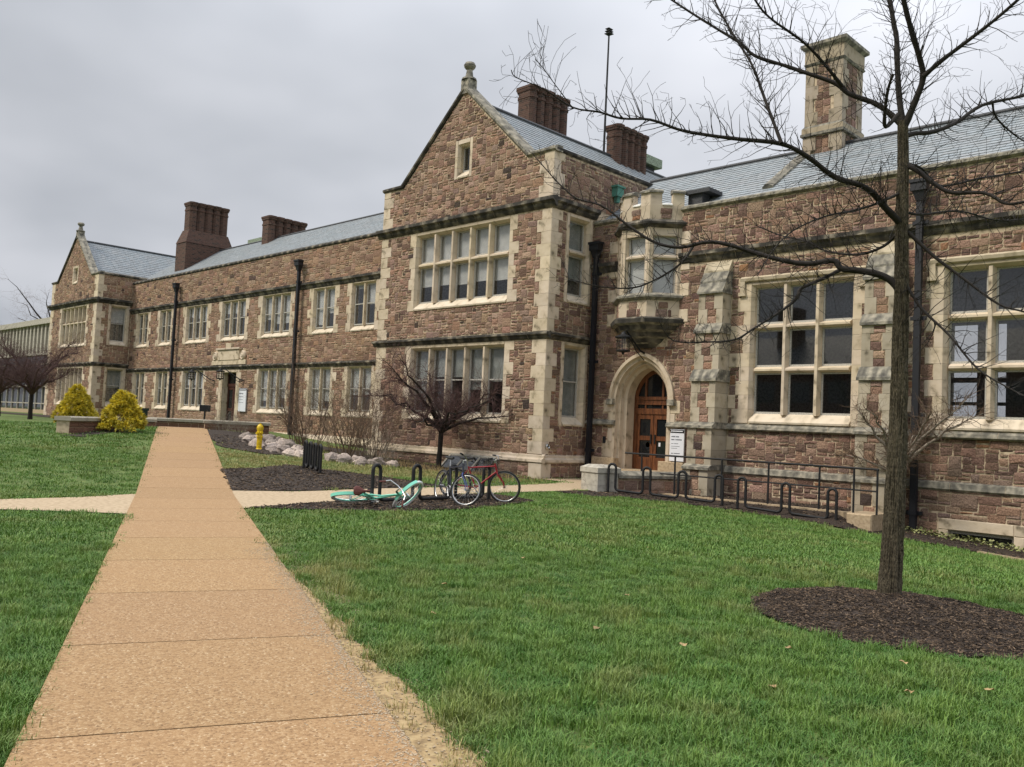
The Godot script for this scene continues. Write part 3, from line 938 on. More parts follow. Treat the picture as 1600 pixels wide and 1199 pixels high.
	roof_part("roof", Vector3(-57.5, 9.72, ZW - 0.3), Vector3(XG0 + 0.3, 9.72, ZW - 0.3), Vector3(0, t35, -1), 3.82)
	roof_part("roof", Vector3(XG0 + 0.3, 9.72, ZW - 6.56), Vector3(-57.5, 9.72, ZW - 6.56), Vector3(0, t35, 1), 3.82)
	var rd := MB.new()
	rd.tube([Vector3(-57.5, 11.92, ZW - 3.43), Vector3(XG0, 11.92, ZW - 3.43)], [0.07], 6, false, true)
	put(rd, "ridge_roll", M.lead, hall)

func arch_pts(cx: float, half: float, spring: float, rise: float, inset: float, foot: float) -> Array:
	var rr := (half * half + rise * rise) / (2.0 * half)
	var out: Array = []
	out.push_back(Vector2(cx - half + inset, foot))
	var r := rr - inset
	var off := rr - half  # the centre lies beyond the middle
	var a1 := acos(clampf(off / r, -1, 1))
	for i in 17:
		var a := a1 * i / 16.0
		out.push_back(Vector2(cx + off - r * cos(a), spring + r * sin(a)))
	for i in 17:
		var a := a1 * (16 - i) / 16.0
		out.push_back(Vector2(cx - off + r * cos(a), spring + r * sin(a)))
	out.push_back(Vector2(cx + half - inset, foot))
	return out

func right_wing() -> void:
	var x1 := 6.0
	var f := frame_of(Vector3(0, 0, ZW), Vector3.RIGHT)
	var fb := frame_of(Vector3(0, 0, ZW + 0.09), Vector3.RIGHT)
	var w := new_wall(f, [Vector2(XG1, 0.6), Vector2(XG1, 8.42), Vector2(x1, 8.42), Vector2(x1, 0.6)], 2)
	var p := new_wall(fb, [Vector2(-18.4, -1.6), Vector2(-18.4, 0.6), Vector2(x1, 0.6), Vector2(x1, -1.6)], 2)
	window(w, -12.8, -9.4, 2.0, 5.95, 3, {"trans": [3.52, 4.74], "side": 0.28, "head": 0.12, "hood": true, "storm": true})
	window(w, -7.6, -4.2, 2.0, 5.95, 3, {"trans": [3.52, 4.74], "side": 0.28, "head": 0.12, "hood": true, "storm": true})
	window(w, -2.4, 1.0, 2.0, 5.95, 3, {"trans": [3.52, 4.74], "side": 0.28, "head": 0.12, "hood": true, "storm": true})
	entrance(w, p, f)
	oriel(w)
	for x in [-14.05, -9.15]: buttress(x, x + 0.8, w)
	# courses
	for seg in [[XG1, -17.45], [-15.02, x1]]:
		course("string_course", f, seg[0], seg[1], prof_string(7.15, 0.36, 0.19), M.crust)
		w.ex.push_back(Rect2(seg[0], 6.75, seg[1] - seg[0], 0.4))
	course("coping", f, -15.05, x1, prof_coping(8.42, 0.1), M.lichen, 1.0)
	course("coping", f, XG1, -17.5, prof_coping(8.42, 0.1), M.lichen, 1.0)
	for seg in [[XG1, -17.3], [-15.3, -14.07], [-13.23, -9.17], [-8.33, x1]]:
		course("sill_course", f, seg[0], seg[1], [Vector2(1.99, -0.02), Vector2(1.90, 0.11), Vector2(1.82, 0.13), Vector2(1.78, 0.08), Vector2(1.78, -0.02)], M.lichen, 1.1)
		if seg[1] > -17:
			course("plinth_course", f, maxf(seg[0], -15.0), seg[1], [Vector2(0.77, -0.02), Vector2(0.72, 0.12), Vector2(0.58, 0.16), Vector2(0.52, 0.1), Vector2(0.52, -0.02)], M.lichen, 1.2)
	w.ex.push_back(Rect2(XG1, 1.8, x1 - XG1, 0.2))
	w.ex.push_back(Rect2(-12.9, 1.9, 3.6, 0.2)); w.ex.push_back(Rect2(-7.7, 1.9, 3.6, 0.2))
	# basement lights under a long dressed lintel
	var n := part("basement_window", hall)
	var x := -7.38
	while x < 2.0:
		dressed("lintel", n, fb, Vector3(x, -0.38, -0.2), Vector3(x + 1.62, -0.12, 0.03))
		dressed("jamb_stone", n, fb, Vector3(x, -1.5, -0.2), Vector3(x + 0.22, -0.384, 0.03))
		var mb := MB.new()
		mb.xf = fb
		mb.box(Vector3(x + 0.22, -1.4, -0.16), Vector3(x + 0.28, -0.39, -0.1)); mb.box(Vector3(x + 1.56, -1.4, -0.16), Vector3(x + 1.62, -0.39, -0.1)); mb.box(Vector3(x + 0.28, -0.46, -0.16), Vector3(x + 1.56, -0.39, -0.102))
		put(mb, "sash_frame", M.white_paint, n)
		mb = MB.new()
		mb.xf = fb
		mb.box(Vector3(x + 0.28, -1.4, -0.14), Vector3(x + 1.56, -0.46, -0.13))
		put(mb, "pane", M.dark_glass, n)
		x += 1.624
	p.ex.push_back(Rect2(-7.4, -1.5, 9.8, 1.4)); p.open.push_back(Rect2(-7.3, -1.5, 9.4, 1.3))
	finish_wall(w); finish_wall(p, 0.1, 1.2)
	downpipe(-7.92, ZW + 0.14, -0.6, 7.65)
	downpipe(-18.2, ZW + 0.12, 0.4, 7.3)
	var t35 := tan(deg_to_rad(35))
	roof_part("roof", Vector3(XG1 - 0.2, 8.6, ZW - 0.3), Vector3(x1, 8.6, ZW - 0.3), Vector3(0, t35, -1), 3.7)
	roof_part("roof", Vector3(x1, 8.6, ZW - 6.36), Vector3(XG1 - 0.2, 8.6, ZW - 6.36), Vector3(0, t35, 1), 3.7)
	var rd := MB.new()
	rd.tube([Vector3(XG1 - 0.2, 10.75, ZW - 3.33), Vector3(x1, 10.75, ZW - 3.33)], [0.07], 6, false, true)
	put(rd, "ridge_roll", M.lead, hall)
	plain("wall", Vector3(x1, -1, ZW), Vector3(x1, 8.4, ZW), Vector3(x1, 8.4, ZW - 6.4), Vector3(x1, -1, ZW - 6.4), M.mortar, hall)

func entrance(w: Dictionary, p: Dictionary, f: Transform3D) -> void:
	var n := part("entrance", hall)
	var cx := -16.31
	var sp := 2.62
	var half := 1.24
	var rise := 1.5
	var foot := 0.3
	# moulded arch and jambs, stepping inwards
	var prof := [Vector2(0.0, -0.05), Vector2(0.0, 0.10), Vector2(0.11, 0.12), Vector2(0.14, 0.03), Vector2(0.24, 0.025), Vector2(0.26, -0.10), Vector2(0.30, -0.13), Vector2(0.35, -0.11), Vector2(0.38, -0.25), Vector2(0.43, -0.28), Vector2(0.46, -0.30), Vector2(0.48, -0.66)]
	var mb := MB.new()
	mb.xf = f; mb.col = Color(0.62, 0.525, 0.405)
	for i in prof.size() - 1:
		var ff := sp - 0.02 if i < 3 else foot
		var A := arch_pts(cx, half, sp, rise, prof[i].x, ff)
		var B := arch_pts(cx, half, sp, rise, prof[i + 1].x, ff)
		for k in A.size() - 1:
			mb.quad(Vector3(A[k].x, A[k].y, prof[i].y), Vector3(A[k + 1].x, A[k + 1].y, prof[i].y), Vector3(B[k + 1].x, B[k + 1].y, prof[i + 1].y), Vector3(B[k].x, B[k].y, prof[i + 1].y))
	put(mb, "arch", M.lime, n)
	# label stops, impost caps and jamb blocks
	for s in [-1.0, 1.0]:
		dressed("label_stop", n, f, Vector3(cx + s * 1.17 - 0.13, 2.45, -0.02), Vector3(cx + s * 1.17 + 0.13, 2.64, 0.15), M.lichen)
		var y := 0.75
		var k := 0
		for h in [0.5, 0.45, 0.09, 0.42, 0.4]:
			var l := 0.34 if k % 2 == 0 else 0.16
			var o0: float = cx + s * 1.1
			var o1: float = cx + s * (1.12 + l)
			if h > 0.1:
				dressed("jamb_stone", n, f, Vector3(minf(o0, o1), y + 0.003, -0.03), Vector3(maxf(o0, o1), y + h - 0.003, 0.028))
				w.ex.push_back(Rect2(minf(o0, o1), snap(y), absf(o1 - o0), snap(h)))
			y += h; k += 1
		dressed("plinth_stone", n, f, Vector3(cx + s * 1.3 - 0.45, 0.2, -0.05), Vector3(cx + s * 1.3 + 0.45, 0.75, 0.22), M.kerb)
	var ex := PackedVector2Array()
	for q in arch_pts(cx, half + 0.02, sp, rise + 0.03, 0.0, 0.0): ex.push_back(q)
	w.expoly.push_back(ex); p.expoly.push_back(ex)
	w.open.push_back(Rect2(cx - 1.04, 0.0, 2.08, sp)); p.open.push_back(Rect2(cx - 1.04, -1.0, 2.08, 1.6))
	var rr := (half * half + rise * rise) / (2.0 * half)
	for k in 22:
		var b: float = sp + rise * k / 24.0
		var hw: float = sqrt(maxf(0.0, pow(rr - 0.17, 2) - pow(b + rise / 24.0 - sp, 2))) - (rr - half)
		if hw > 0.02: w.open.push_back(Rect2(cx - hw, b, hw * 2, rise / 24.0))
	# doors, deep in the arch
	var dz := -0.68
	var hd := 0.77
	var fl := 0.42
	mb = MB.new()
	mb.xf = f
	var inn := arch_pts(cx, half, sp, rise, 0.47, fl)
	var inn2 := arch_pts(cx, half, sp, rise, 0.60, fl)
	for k in inn.size() - 1:
		mb.quad(Vector3(inn[k].x, inn[k].y, dz), Vector3(inn[k + 1].x, inn[k + 1].y, dz), Vector3(inn2[k + 1].x, inn2[k + 1].y, dz), Vector3(inn2[k].x, inn2[k].y, dz))
		mb.quad(Vector3(inn2[k].x, inn2[k].y, dz), Vector3(inn2[k + 1].x, inn2[k + 1].y, dz), Vector3(inn2[k + 1].x, inn2[k + 1].y, dz - 0.06), Vector3(inn2[k].x, inn2[k].y, dz - 0.06))
	for y in [[2.66, 2.76], [2.50, 2.56], [2.2, 2.38]]: mb.box(Vector3(cx - hd, y[0], dz - 0.07), Vector3(cx + hd, y[1], dz + 0.01))
	for x in [cx - 0.33, cx + 0.33]:
		mb.box(Vector3(x - 0.035, 2.76, dz - 0.06), Vector3(x + 0.035, 3.62, dz - 0.005)); mb.box(Vector3(x - 0.03, 2.38, dz - 0.06), Vector3(x + 0.03, 2.5, dz - 0.005))
	mb.box(Vector3(cx - hd, 2.56, dz - 0.05), Vector3(cx + hd, 2.66, dz - 0.02))
	put(mb, "door_frame", M.wood, n)
	mb = MB.new()
	mb.xf = f
	mb.box(Vector3(cx - hd, 2.3, dz - 0.05), Vector3(cx + hd, 4.0, dz - 0.04))
	put(mb, "fanlight_pane", M.dark_glass, n)
	for k in 2:
		var x := cx - 0.66 + 0.66 * k
		mb = MB.new()
		mb.xf = f
		mb.box(Vector3(x + 0.01, fl, dz - 0.08), Vector3(x + 0.12, 2.21, dz - 0.02)); mb.box(Vector3(x + 0.54, fl, dz - 0.08), Vector3(x + 0.65, 2.21, dz - 0.02))
		for y in [[fl, 0.82], [1.36, 1.5], [2.04, 2.21]]: mb.box(Vector3(x + 0.12, y[0], dz - 0.08), Vector3(x + 0.54, y[1], dz - 0.022))
		var leaf := put(mb, "door_leaf", M.wood, n)
		mb = MB.new()
		mb.xf = f
		mb.box(Vector3(x + 0.11, 0.8, dz - 0.06), Vector3(x + 0.55, 2.05, dz - 0.05))
		put(mb, "door_pane", M.dark_glass, n)
		mb = MB.new()
		mb.xf = f
		var hx := x + (0.585 if k == 0 else 0.075)
		mb.box(Vector3(hx - 0.02, 1.25, dz - 0.03), Vector3(hx + 0.02, 1.55, dz + 0.02))
		put(mb, "pull_handle", M.black_metal, n)
	# stickers on the glass: a round badge and a small pale notice
	mb = MB.new()
	mb.xf = f * Transform3D(Basis(Vector3.RIGHT, PI / 2), Vector3(cx - 0.21, 1.22, dz - 0.045))
	mb.lathe([Vector2(0.085, 0.0), Vector2(0.085, 0.004), Vector2(0.0, 0.004)], 16)
	put(mb, "badge", M.yellow, n)
	mb = MB.new()
	mb.xf = f
	mb.box(Vector3(cx + 0.2, 1.18, dz - 0.05), Vector3(cx + 0.27, 1.3, dz - 0.044))
	put(mb, "door_notice", M.paper, n)
	mb = MB.new()
	mb.xf = f
	mb.box(Vector3(cx - 0.9, fl - 0.6, -0.9), Vector3(cx + 0.9, fl, 0.3))
	mb.box(Vector3(cx - 1.4, fl - 0.9, 0.3), Vector3(cx + 1.4, fl - 0.16, 0.7))
	put(mb, "threshold", M.kerb, n)
	mb = MB.new()
	mb.xf = f
	mb.box(Vector3(-17.75, 1.2, 0.02), Vector3(-17.66, 1.42, 0.06))
	put(mb, "call_box", M.pipe, n)

func oct_ring(e: float, y: float) -> Array:
	var cx := -16.24
	var p := 0.73 + e
	var h := 0.51 + 0.414 * e
	var z := ZW - 0.03
	return [Vector3(cx - h - p, y, z), Vector3(cx - h, y, z + p + 0.03), Vector3(cx + h, y, z + p + 0.03), Vector3(cx + h + p, y, z)]

func oriel(w: Dictionary) -> void:
	var n := part("oriel", hall)
	# corbel in shrinking courses
	var lev := [[4.24, -0.62], [4.36, -0.50], [4.40, -0.44], [4.52, -0.36], [4.57, -0.26], [4.70, -0.18], [4.76, -0.06], [4.90, 0.02], [4.96, 0.14], [5.08, 0.16], [5.14, 0.06]]
	var mb := MB.new()
	for i in lev.size() - 1:
		mb = MB.new()
		mb.loft(oct_ring(lev[i][1], lev[i][0]), oct_ring(lev[i + 1][1], lev[i + 1][0]))
		put(mb, "corbel_course", M.crust if i % 2 == 0 or i > 7 else M.lichen, n)
	# panel with rubble between dressed corners
	mb = MB.new()
	mb.col = Color(0.62, 0.525, 0.405)
	mb.loft(oct_ring(0.0, 5.12), oct_ring(0.0, 5.70))
	put(mb, "apron", M.lime, n)
	mb = MB.new()
	mb.loft(oct_ring(0.02, 5.66), oct_ring(0.12, 5.74)); mb.loft(oct_ring(0.12, 5.74), oct_ring(0.12, 5.80)); mb.loft(oct_ring(0.12, 5.80), oct_ring(-0.05, 5.90))
	put(mb, "sill_moulding", M.lichen, n)
	var r := oct_ring(0.0, 0.0)
	var dummy := {"tone": 2, "node": null}
	var facets: Array = []
	for i in 3:
		var a: Vector3 = r[i]
		var b: Vector3 = r[i + 1]
		var ff := frame_of(a, (b - a).normalized())
		facets.push_back([ff, a.distance_to(b)])
	for i in 3:
		var ff: Transform3D = facets[i][0]
		var len: float = facets[i][1]
		dummy = {"tone": 2, "node": n}
		for q in [[0.30, 5.16, 0.36, 0.24], [0.38, 5.41, 0.30, 0.22], [0.67, 5.16, 0.12, 0.24]]:
			stones.push_back([dummy, q[0], q[1], q[2], q[3], Transform3D(ff.basis, ff * Vector3(0, 0, 0.004))])
		# corner posts, head, transom, light
		for x in [[-0.03, 0.17], [len - 0.17, len + 0.03]]:
			mb = MB.new()
			mb.xf = ff; mb.col = lime_col()
			mb.sweep([Vector2(x[0], -0.22), Vector2(x[0], 0.0), Vector2(x[1] - (0.04 if x[0] < 0.1 else 0.0), 0.0), Vector2(x[1], -0.1), Vector2(x[1], -0.22)] if x[0] < 0.1 else [Vector2(x[0], -0.22), Vector2(x[0], -0.1), Vector2(x[0] + 0.04, 0.0), Vector2(x[1], 0.0), Vector2(x[1], -0.22)], Vector3.RIGHT, Vector3.BACK, UP, 5.84, 7.92)
			put(mb, "mullion", M.lime, n)
		mb = MB.new()
		mb.xf = ff; mb.col = lime_col()
		mb.box(Vector3(0.16, 7.66, -0.22), Vector3(len - 0.16, 7.92, -0.012))
		put(mb, "lintel", M.lime, n)
		mb = MB.new()
		mb.xf = ff; mb.col = lime_col()
		mb.sweep([Vector2(6.94, -0.2), Vector2(6.94, -0.12), Vector2(6.98, -0.02), Vector2(7.03, -0.02), Vector2(7.09, -0.13), Vector2(7.09, -0.2)], UP, Vector3.BACK, Vector3.RIGHT, 0.14, len - 0.14)
		put(mb, "transom", M.lime, n)
		for y in [[5.86, 6.95], [7.08, 7.67]]:
			mb = MB.new()
			mb.xf = ff
			mb.box(Vector3(0.16, y[0], -0.19), Vector3(0.21, y[1], -0.14)); mb.box(Vector3(len - 0.21, y[0], -0.19), Vector3(len - 0.16, y[1], -0.14)); mb.box(Vector3(0.21, y[0], -0.19), Vector3(len - 0.21, y[0] + 0.06, -0.142)); mb.box(Vector3(0.21, y[1] - 0.05, -0.19), Vector3(len - 0.21, y[1], -0.142))
			put(mb, "sash_frame", M.white_paint, n)
			mb = MB.new()
			mb.xf = ff
			mb.box(Vector3(0.2, y[0] + 0.05, -0.17), Vector3(len - 0.2, y[1] - 0.04, -0.165))
			put(mb, "pane", M.glass, n)
			mb = MB.new()
			mb.xf = ff
			mb.box(Vector3(0.19, y[0] + 0.02, -0.25), Vector3(len - 0.19, y[1], -0.243))
			put(mb, "blind", M.blind, n)
	mb = MB.new()
	mb.loft(oct_ring(0.0, 7.90), oct_ring(0.14, 8.00)); mb.loft(oct_ring(0.14, 8.00), oct_ring(0.15, 8.06)); mb.loft(oct_ring(0.15, 8.06), oct_ring(0.02, 8.16))
	put(mb, "head_moulding", M.crust, n)
	# battlements: pierced parapet, merlons with weathered caps
	mb = MB.new()
	mb.col = Color(0.55, 0.465, 0.355)
	mb.loft(oct_ring(0.0, 8.14), oct_ring(0.0, 8.6))
	put(mb, "parapet", M.lime, n)
	for i in 3:
		var ff: Transform3D = facets[i][0]
		var len: float = facets[i][1]
		stones.push_back([dummy, 0.36, 8.2, 0.32, 0.14, Transform3D(ff.basis, ff * Vector3(0, 0, 0.004))])
		stones.push_back([dummy, 0.34, 8.34, 0.36, 0.18, Transform3D(ff.basis, ff * Vector3(0, 0, 0.004))])
		for x in [[0.0, 0.36], [len - 0.36, len]]:
			mb = MB.new()
			mb.xf = ff; mb.col = lime_col()
			mb.box(Vector3(x[0], 8.6, -0.24), Vector3(x[1], 8.98, -0.004))
			put(mb, "merlon", M.lime, n)
			mb = MB.new()
			mb.xf = ff
			mb.sweep([Vector2(8.98, -0.28), Vector2(8.98, 0.05), Vector2(9.04, 0.05), Vector2(9.12, -0.1), Vector2(9.12, -0.28)], UP, Vector3.BACK, Vector3.RIGHT, x[0] - 0.03, x[1] + 0.03)
			put(mb, "merlon_cap", M.lichen, n)
		mb = MB.new()
		mb.xf = ff
		mb.sweep([Vector2(8.6, -0.26), Vector2(8.6, 0.03), Vector2(8.64, 0.03), Vector2(8.70, -0.1), Vector2(8.70, -0.26)], UP, Vector3.BACK, Vector3.RIGHT, 0.37, len - 0.37)
		put(mb, "crenel_sill", M.lime, n)
	w.ex.push_back(Rect2(-17.5, 4.9, 2.5, 3.5)); w.ex.push_back(Rect2(-17.1, 4.3, 1.7, 0.7))
	w.open.push_back(Rect2(-17.2, 5.9, 1.9, 1.9))
	for y in [5.0, 5.8, 6.6, 7.4]:
		for x in [[-17.8, -17.45], [-15.03, -14.7]]:
			dressed("jamb_stone", n, frame_of(Vector3(0, 0, ZW), Vector3.RIGHT), Vector3(x[0], y, -0.05), Vector3(x[1], y + 0.397, 0.026))
			w.ex.push_back(Rect2(x[0], y, x[1] - x[0], 0.4))

func buttress(x0: float, x1: float, w: Dictionary) -> void:
	var n := part("buttress", hall)
	var f := frame_of(Vector3(0, 0, ZW), Vector3.RIGHT)
	var secs := [[-1.2, 0.62, 0.95], [0.77, 1.80, 0.82], [1.98, 3.15, 0.70], [3.5, 4.55, 0.58], [4.85, 5.72, 0.46]]
	for s in secs:
		# dressed corners in two columns, rubble between them
		var y: float = s[0]
		var k := 0
		while y < s[1] - 0.02:
			var h: float = minf(0.42, s[1] - y)
			if s[1] - (y + h) < 0.15: h = s[1] - y
			var l := 0.30 if k % 2 == 0 else 0.22
			for e in 2:
				var mb := MB.new()
				mb.xf = f
				var v := rng.randf_range(0.72, 1.05)
				mb.col = Color(0.50 * v, 0.44 * v, 0.345 * v)
				var ll := l if e == 0 else 0.5 - l
				var a := x0 if e == 0 else x1 - ll
				mb.box(Vector3(a, y + 0.003, -0.05), Vector3(a + ll, y + h - 0.003, s[2]))
				put(mb, "quoin", M.lime, n)
			var mm := MB.new()
			mm.xf = f
			mm.box(Vector3(x0 + l - 0.01, y, -0.05), Vector3(x1 - 0.5 + l + 0.01, y + h, s[2] - 0.025))
			put(mm, "core", M.mortar, n)
			stones.push_back([{"tone": 0, "node": n}, x0 + l, y, 0.3, h * 0.55, Transform3D(f.basis, Vector3(0, 0, ZW + s[2] - 0.025))])
			stones.push_back([{"tone": 0, "node": n}, x0 + l, y + h * 0.55, 0.3, h * 0.45, Transform3D(f.basis, Vector3(0, 0, ZW + s[2] - 0.025))])
			y += h; k += 1
	for q in [[0.62, 0.95, 0.77, 0.82], [1.80, 0.82, 1.98, 0.70], [3.15, 0.70, 3.5, 0.58], [4.55, 0.58, 4.85, 0.46]]:
		var mb := MB.new()
		mb.xf = f
		mb.sweep([Vector2(q[0], -0.02), Vector2(q[0], q[1] + 0.06), Vector2(q[0] + 0.07, q[1] + 0.06), Vector2(q[2], q[3] + 0.0), Vector2(q[2], -0.02)], UP, Vector3.BACK, Vector3.RIGHT, x0 - 0.04, x1 + 0.04)
		put(mb, "weathering", M.lichen, n)
	for i in 3:
		var y0 := 5.72 + 0.34 * i
		var c0 := 0.50 - 0.165 * i
		var mb := MB.new()
		mb.xf = f; mb.col = Color(0.55, 0.48, 0.36)
		mb.sweep([Vector2(y0, -0.02), Vector2(y0, c0 + 0.03), Vector2(y0 + 0.05, c0 + 0.03), Vector2(y0 + 0.34, c0 - 0.14), Vector2(y0 + 0.34, -0.02)], UP, Vector3.BACK, Vector3.RIGHT, x0 - 0.03 + i * 0.004, x1 + 0.03 - i * 0.004)
		put(mb, "weathering", M.lime if i == 2 else M.lichen, n)
	w.ex.push_back(Rect2(x0 - 0.03, -2, x1 - x0 + 0.06, 8.75))
	for y in [1.2, 2.4, 3.6, 4.4]:
		dressed("tail_stone", n, f, Vector3(x1, y, -0.05), Vector3(x1 + 0.25, y + 0.397, 0.024))
		w.ex.push_back(Rect2(x1, y, 0.25, 0.4))

func chimneys() -> void:
	chimney_row(-53.25, -52.35, -23.75, 12.5, 14.75, 5, 0.52, 12.12, 0.24)
	chimney_row(-45.9, -45.0, -25.1, 11.0, 13.1, 5, 0.50)
	chimney_row(-26.25, -25.35, -26.0, 11.0, 16.2, 5, 0.50)
	chimney_row(-23.2, -22.5, -28.4, 11.5, 14.55, 5, 0.44)
	var mb := MB.new()
	mb.tube([Vector3(-22.9, 13.0, -28.0), Vector3(-22.88, 18.5, -28.0)], [0.05, 0.035], 6)
	for k in 3: mb.box(Vector3(-22.88 - 0.14 + k * 0.02, 18.35 + k * 0.1, -28.14), Vector3(-22.88 + 0.14 - k * 0.02, 18.38 + k * 0.1, -27.86))
	put(mb, "mast", M.black_metal, hall)
	# pale green plant housings on the roof
	for b in [[Vector3(-25.2, 13.72, -32.5), Vector3(-23.1, 14.12, -30.25)], [Vector3(-50.2, 12.1, -28.4), Vector3(-47.6, 12.55, -26.6)]]:
		var n := part("roof_plant", hall)
		mb = MB.new()
		mb.box(b[0], b[1]); put(mb, "housing", M.pale_green, n)
		mb = MB.new()
		mb.box(b[0] + Vector3(0.25, -2.0, 0.25), Vector3(b[1].x - 0.25, b[0].y - 0.002, b[1].z - 0.25)); put(mb, "housing_base", M.lead, n)
	# stone stack on the right-hand roof
	var s := part("chimney", hall)
	var x0 := -12.62
	var x1 := -11.42
	var z0 := -25.27
	var z1 := -26.72
	for q in [[8.9, 11.05, 0.03], [11.38, 13.3, 0.0]]:
		var y: float = q[0]
		var k := 0
		while y < q[1] - 0.05:
			var h: float = minf(0.42, q[1] - y)
			var l := 0.42 if k % 2 == 0 else 0.27
			for c in 4:
				mb = MB.new()
				mb.col = lime_col().darkened(0.4)
				var xx: float = x0 - q[2] if c % 2 == 0 else x1 + q[2] - l
				var zz: float = z0 + q[2] - (0.69 - l) if c < 2 else z1 - q[2]
				mb.box(Vector3(xx, y + 0.003, zz), Vector3(xx + l, y + h - 0.003, zz + 0.69 - l))
				put(mb, "quoin", M.lime, s)
			y += h; k += 1
		mb = MB.new()
		mb.box(Vector3(x0 + 0.03, q[0], z1 + 0.03), Vector3(x1 - 0.03, q[1], z0 - 0.03))
		put(mb, "core", M.mortar, s)
		var d := {"tone": 2, "node": s}
		var yy: float = q[0]
		while yy < q[1] - 0.1:
			var hh := rng.randf_range(0.16, 0.3)
			if yy + hh > q[1] - 0.1: hh = q[1] - yy
			for e in 2: stones.push_back([d, x0 + 0.36 + 0.24 * e, yy, 0.24, hh, frame_of(Vector3(0, 0, z0 - 0.025), Vector3.RIGHT)])
			for e in 2: stones.push_back([d, -z0 + 0.36 + 0.36 * e, yy, 0.36, hh, frame_of(Vector3(x1 - 0.025, 0, 0), Vector3.FORWARD)])
			yy += hh
	var ring := func(e: float, y: float) -> Array:
		return [Vector3(x0 - e, y, z1 - e), Vector3(x1 + e, y, z1 - e), Vector3(x1 + e, y, z0 + e), Vector3(x0 - e, y, z0 + e)]
	for q in [[0.09, 11.05, 0.09, 11.13, 0], [0.06, 11.13, 0.06, 11.3, 1], [0.06, 11.3, 0.0, 11.38, 0], [0.02, 13.3, 0.06, 13.36, 0], [0.03, 13.36, 0.03, 13.8, 1], [0.03, 13.8, 0.14, 13.88, 0], [0.14, 13.88, 0.14, 13.98, 0]]:
		mb = MB.new()
		mb.col = Color(0.40, 0.34, 0.25)
		mb.loft(ring.call(q[0], q[1]), ring.call(q[2], q[3]))
		put(mb, "band", M.lime if q[4] else M.lichen, s)
	mb = MB.new()
	mb.col = Color(0.27, 0.20, 0.15)
	mb.xf = Transform3D(Basis(), Vector3(-12.62, 8.72, -22.95))
	mb.sweep([Vector2(-0.17, -0.2), Vector2(-0.17, 0.16), Vector2(-0.05, 0.24), Vector2(0.05, 0.24), Vector2(0.17, 0.16), Vector2(0.17, -0.2)], Vector3.RIGHT, Vector3(0, 0.819, 0.574), Vector3(0, 0.574, -0.819), 0.25, 2.9)
	put(mb, "raking_curb", M.lichen, s)
	# copper rainwater head on the pavilion's side
	mb = MB.new()
	mb.box(Vector3(XG1 + 0.02, 9.62, -23.48), Vector3(XG1 + 0.26, 9.93, -23.12)); mb.box(Vector3(XG1 + 0.02, 9.93, -23.52), Vector3(XG1 + 0.30, 9.99, -23.08)); mb.box(Vector3(XG1 + 0.06, 9.42, -23.38), Vector3(XG1 + 0.2, 9.62, -23.22))
	put(mb, "copper_hopper", M.copper, hall)
	mb = MB.new()
	mb.box(Vector3(-15.0, 8.62, -23.0), Vector3(-14.5, 9.0, -22.55)); mb.box(Vector3(-15.05, 8.98, -23.2), Vector3(-14.2, 9.1, -22.45))
	put(mb, "roof_box", M.lead, hall)
	mb = MB.new()
	mb.xf = frame_of(Vector3(XG1, 0, 0), Vector3.FORWARD) * Transform3D(Basis(Vector3.RIGHT, PI / 2), Vector3(20.38, 1.02, 0.03))
	mb.lathe([Vector2(0.09, 0.0), Vector2(0.09, 0.05), Vector2(0.06, 0.07), Vector2(0.04, 0.05), Vector2(0.0, 0.05)], 14)
	put(mb, "wall_valve", M.steel, hall)

